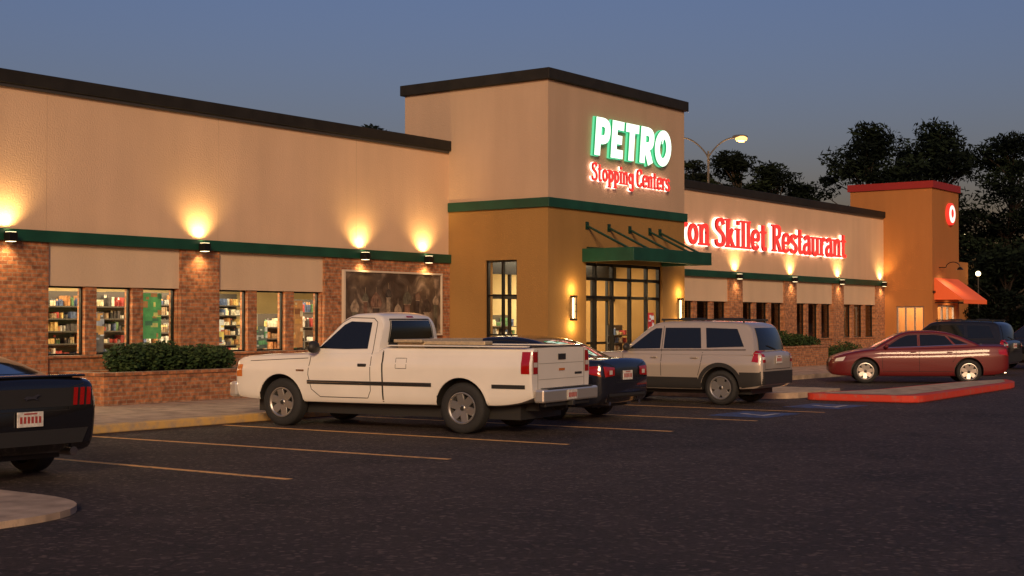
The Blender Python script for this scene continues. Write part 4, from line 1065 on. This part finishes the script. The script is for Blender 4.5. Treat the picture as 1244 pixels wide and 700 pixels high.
# --- black coupe on the left
C = Car('coupe', 9.12, 15.42, math.radians(90), M['p_black'], dict(hw=.955, R=.345, arch=.405, wx=(1.42, -1.32), rim=.70, spk=5, spw=.6, tw=.26, crown=.04,
    w=[(-2.40, .82), (-2.36, .87), (-2.2, .91), (-1.5, .955), (-.6, .92), (1.3, .94), (1.9, .90), (2.25, .78), (2.38, .6)],
    b=[(-2.40, .40), (-2.25, .30), (-1.8, .23), (0, .19), (1.8, .19), (2.3, .22), (2.38, .3)],
    t=[(-2.40, .99), (-2.37, 1.05), (-2.28, 1.085), (-1.8, 1.07), (-1.2, 1.02), (0, .96), (1.0, .97), (1.6, .93), (2.1, .84), (2.3, .74), (2.38, .62)],
    g=dict(t=[(-2.0, 1.06), (-1.6, 1.17), (-1.1, 1.30), (-.6, 1.385), (-.15, 1.41), (.2, 1.38), (.5, 1.28), (1.2, .95)], zb=.93, zt=1.41, wb=.82, wt=.58, K=.2)))
C.patch('side_window', 'S', [(-.45, 1.04), (.75, 1.0)], [(-.40, 1.31), (.0, 1.32), (.38, 1.23)], M['cglass'])
C.patch('quarter_window', 'S', [(-1.0, 1.07), (-.55, 1.05)], [(-.85, 1.15), (-.5, 1.27)], M['cglass'])
C.patch('windscreen', 'F', [(-.72, 1.02), (.72, 1.02)], [(-.5, 1.33), (.5, 1.33)], M['cglass'], .016)
C.patch('rear_window', 'B', [(-.62, 1.14), (.62, 1.14)], [(-.48, 1.35), (.48, 1.35)], M['cglass'], .016)
C.patch('tail_panel', 'B', [(-.80, .80), (.80, .80)], [(-.80, 1.0), (.80, 1.0)], M['trim'], .008, 30)
for sg in (1, -1):
    for k in range(3):
        a = .76-k*.085
        C.patch('tail_lamp', 'B', [(sg*a, .81), (sg*(a-.055), .81)], [(sg*(a+.012), 1.0), (sg*(a-.043), 1.0)], M['tail'], .022, 4, 4)
    b = MB(); b.tube((-2.42, sg*.55, .31), (-2.2, sg*.55, .31), .05, n=14); b.obj('exhaust', M['chrome'], C.root, smooth=40)
C.patch('diffuser', 'B', [(-.66, .40), (.66, .40)], [(-.74, .56), (.74, .56)], M['trim'], .016, 24)
C.line('boot_gap', 'B', [(-.70, 1.04), (-.52, 1.0), (-.50, .76), (.50, .76), (.52, 1.0), (.70, 1.04)], .010, M['seam'])
C.line('door_gap', 'S', [(-.5, .98), (-.5, .34), (.95, .34), (.98, .9)], .010, M['seam'])
C.bx('spoiler', (-2.26, 0, 1.125), (.18, 1.50, .025), M['p_black'], .011)
for sg in (1, -1): C.bx('spoiler_post', (-2.24, sg*.60, 1.10), (.12, .04, .06), M['p_black'], .01)
h, d = C.hit('B', 0, .91); b = MB()
b.add([(h.x-.03, y_, z_) for y_, z_ in ((.10, .90), (.05, .925), (-.02, .92), (-.08, .945), (-.12, .935), (-.06, .905), (-.10, .88), (-.03, .895), (.04, .89), (.07, .87), (.06, .895))], [tuple(range(11))]); b.obj('badge', M['chrome'], C.root)
C.plate('B', .68, 0); C.mirror(.80, .84, 1.02, M['p_black'], .85)

# ------------------------------------------------------------------ world, sun, camera
world = bpy.data.worlds.new('World'); scene.world = world; world.use_nodes = True
nt = world.node_tree; bg = nt.nodes['Background']
sky = nt.nodes.new('ShaderNodeTexSky'); sky.sky_type = 'NISHITA'; sky.sun_disc = False
sd = Vector((-.80, -.60, .36)).normalized()
az = math.atan2(sd.x, sd.y)
sky.sun_elevation = math.radians(3); sky.sun_rotation = az; sky.air_density = 1.2; sky.dust_density = 2.5; sky.ozone_density = 3
tn = nt.nodes.new('ShaderNodeVectorMath'); tn.operation = 'MULTIPLY'; tn.inputs[1].default_value = (1.52, 1.13, 1.50)
nt.links.new(sky.outputs[0], tn.inputs[0]); nt.links.new(tn.outputs[0], bg.inputs[0]); bg.inputs[1].default_value = .14
l = bpy.data.lights.new('lot_lamp_sun', 'SUN'); l.energy = 2.35; l.angle = math.radians(14); l.color = (1, .69, .40)  # warm soft sun light standing in for parking-lot lamps out of frame
so = bpy.data.objects.new('lot_lamp_sun', l); COL.objects.link(so); so.rotation_euler = (-sd).to_track_quat('-Z', 'Y').to_euler()
so.location = (-20, -15, 20)
cam = bpy.data.cameras.new('camera'); co = bpy.data.objects.new('camera', cam); COL.objects.link(co)
cam.lens = 50; cam.sensor_width = 36; cam.clip_end = 2500; cam.clip_start = .1
co.location = (0, 0, 1.72); co.rotation_euler = (math.radians(91.33), 0, math.radians(-53.73))
scene.camera = co
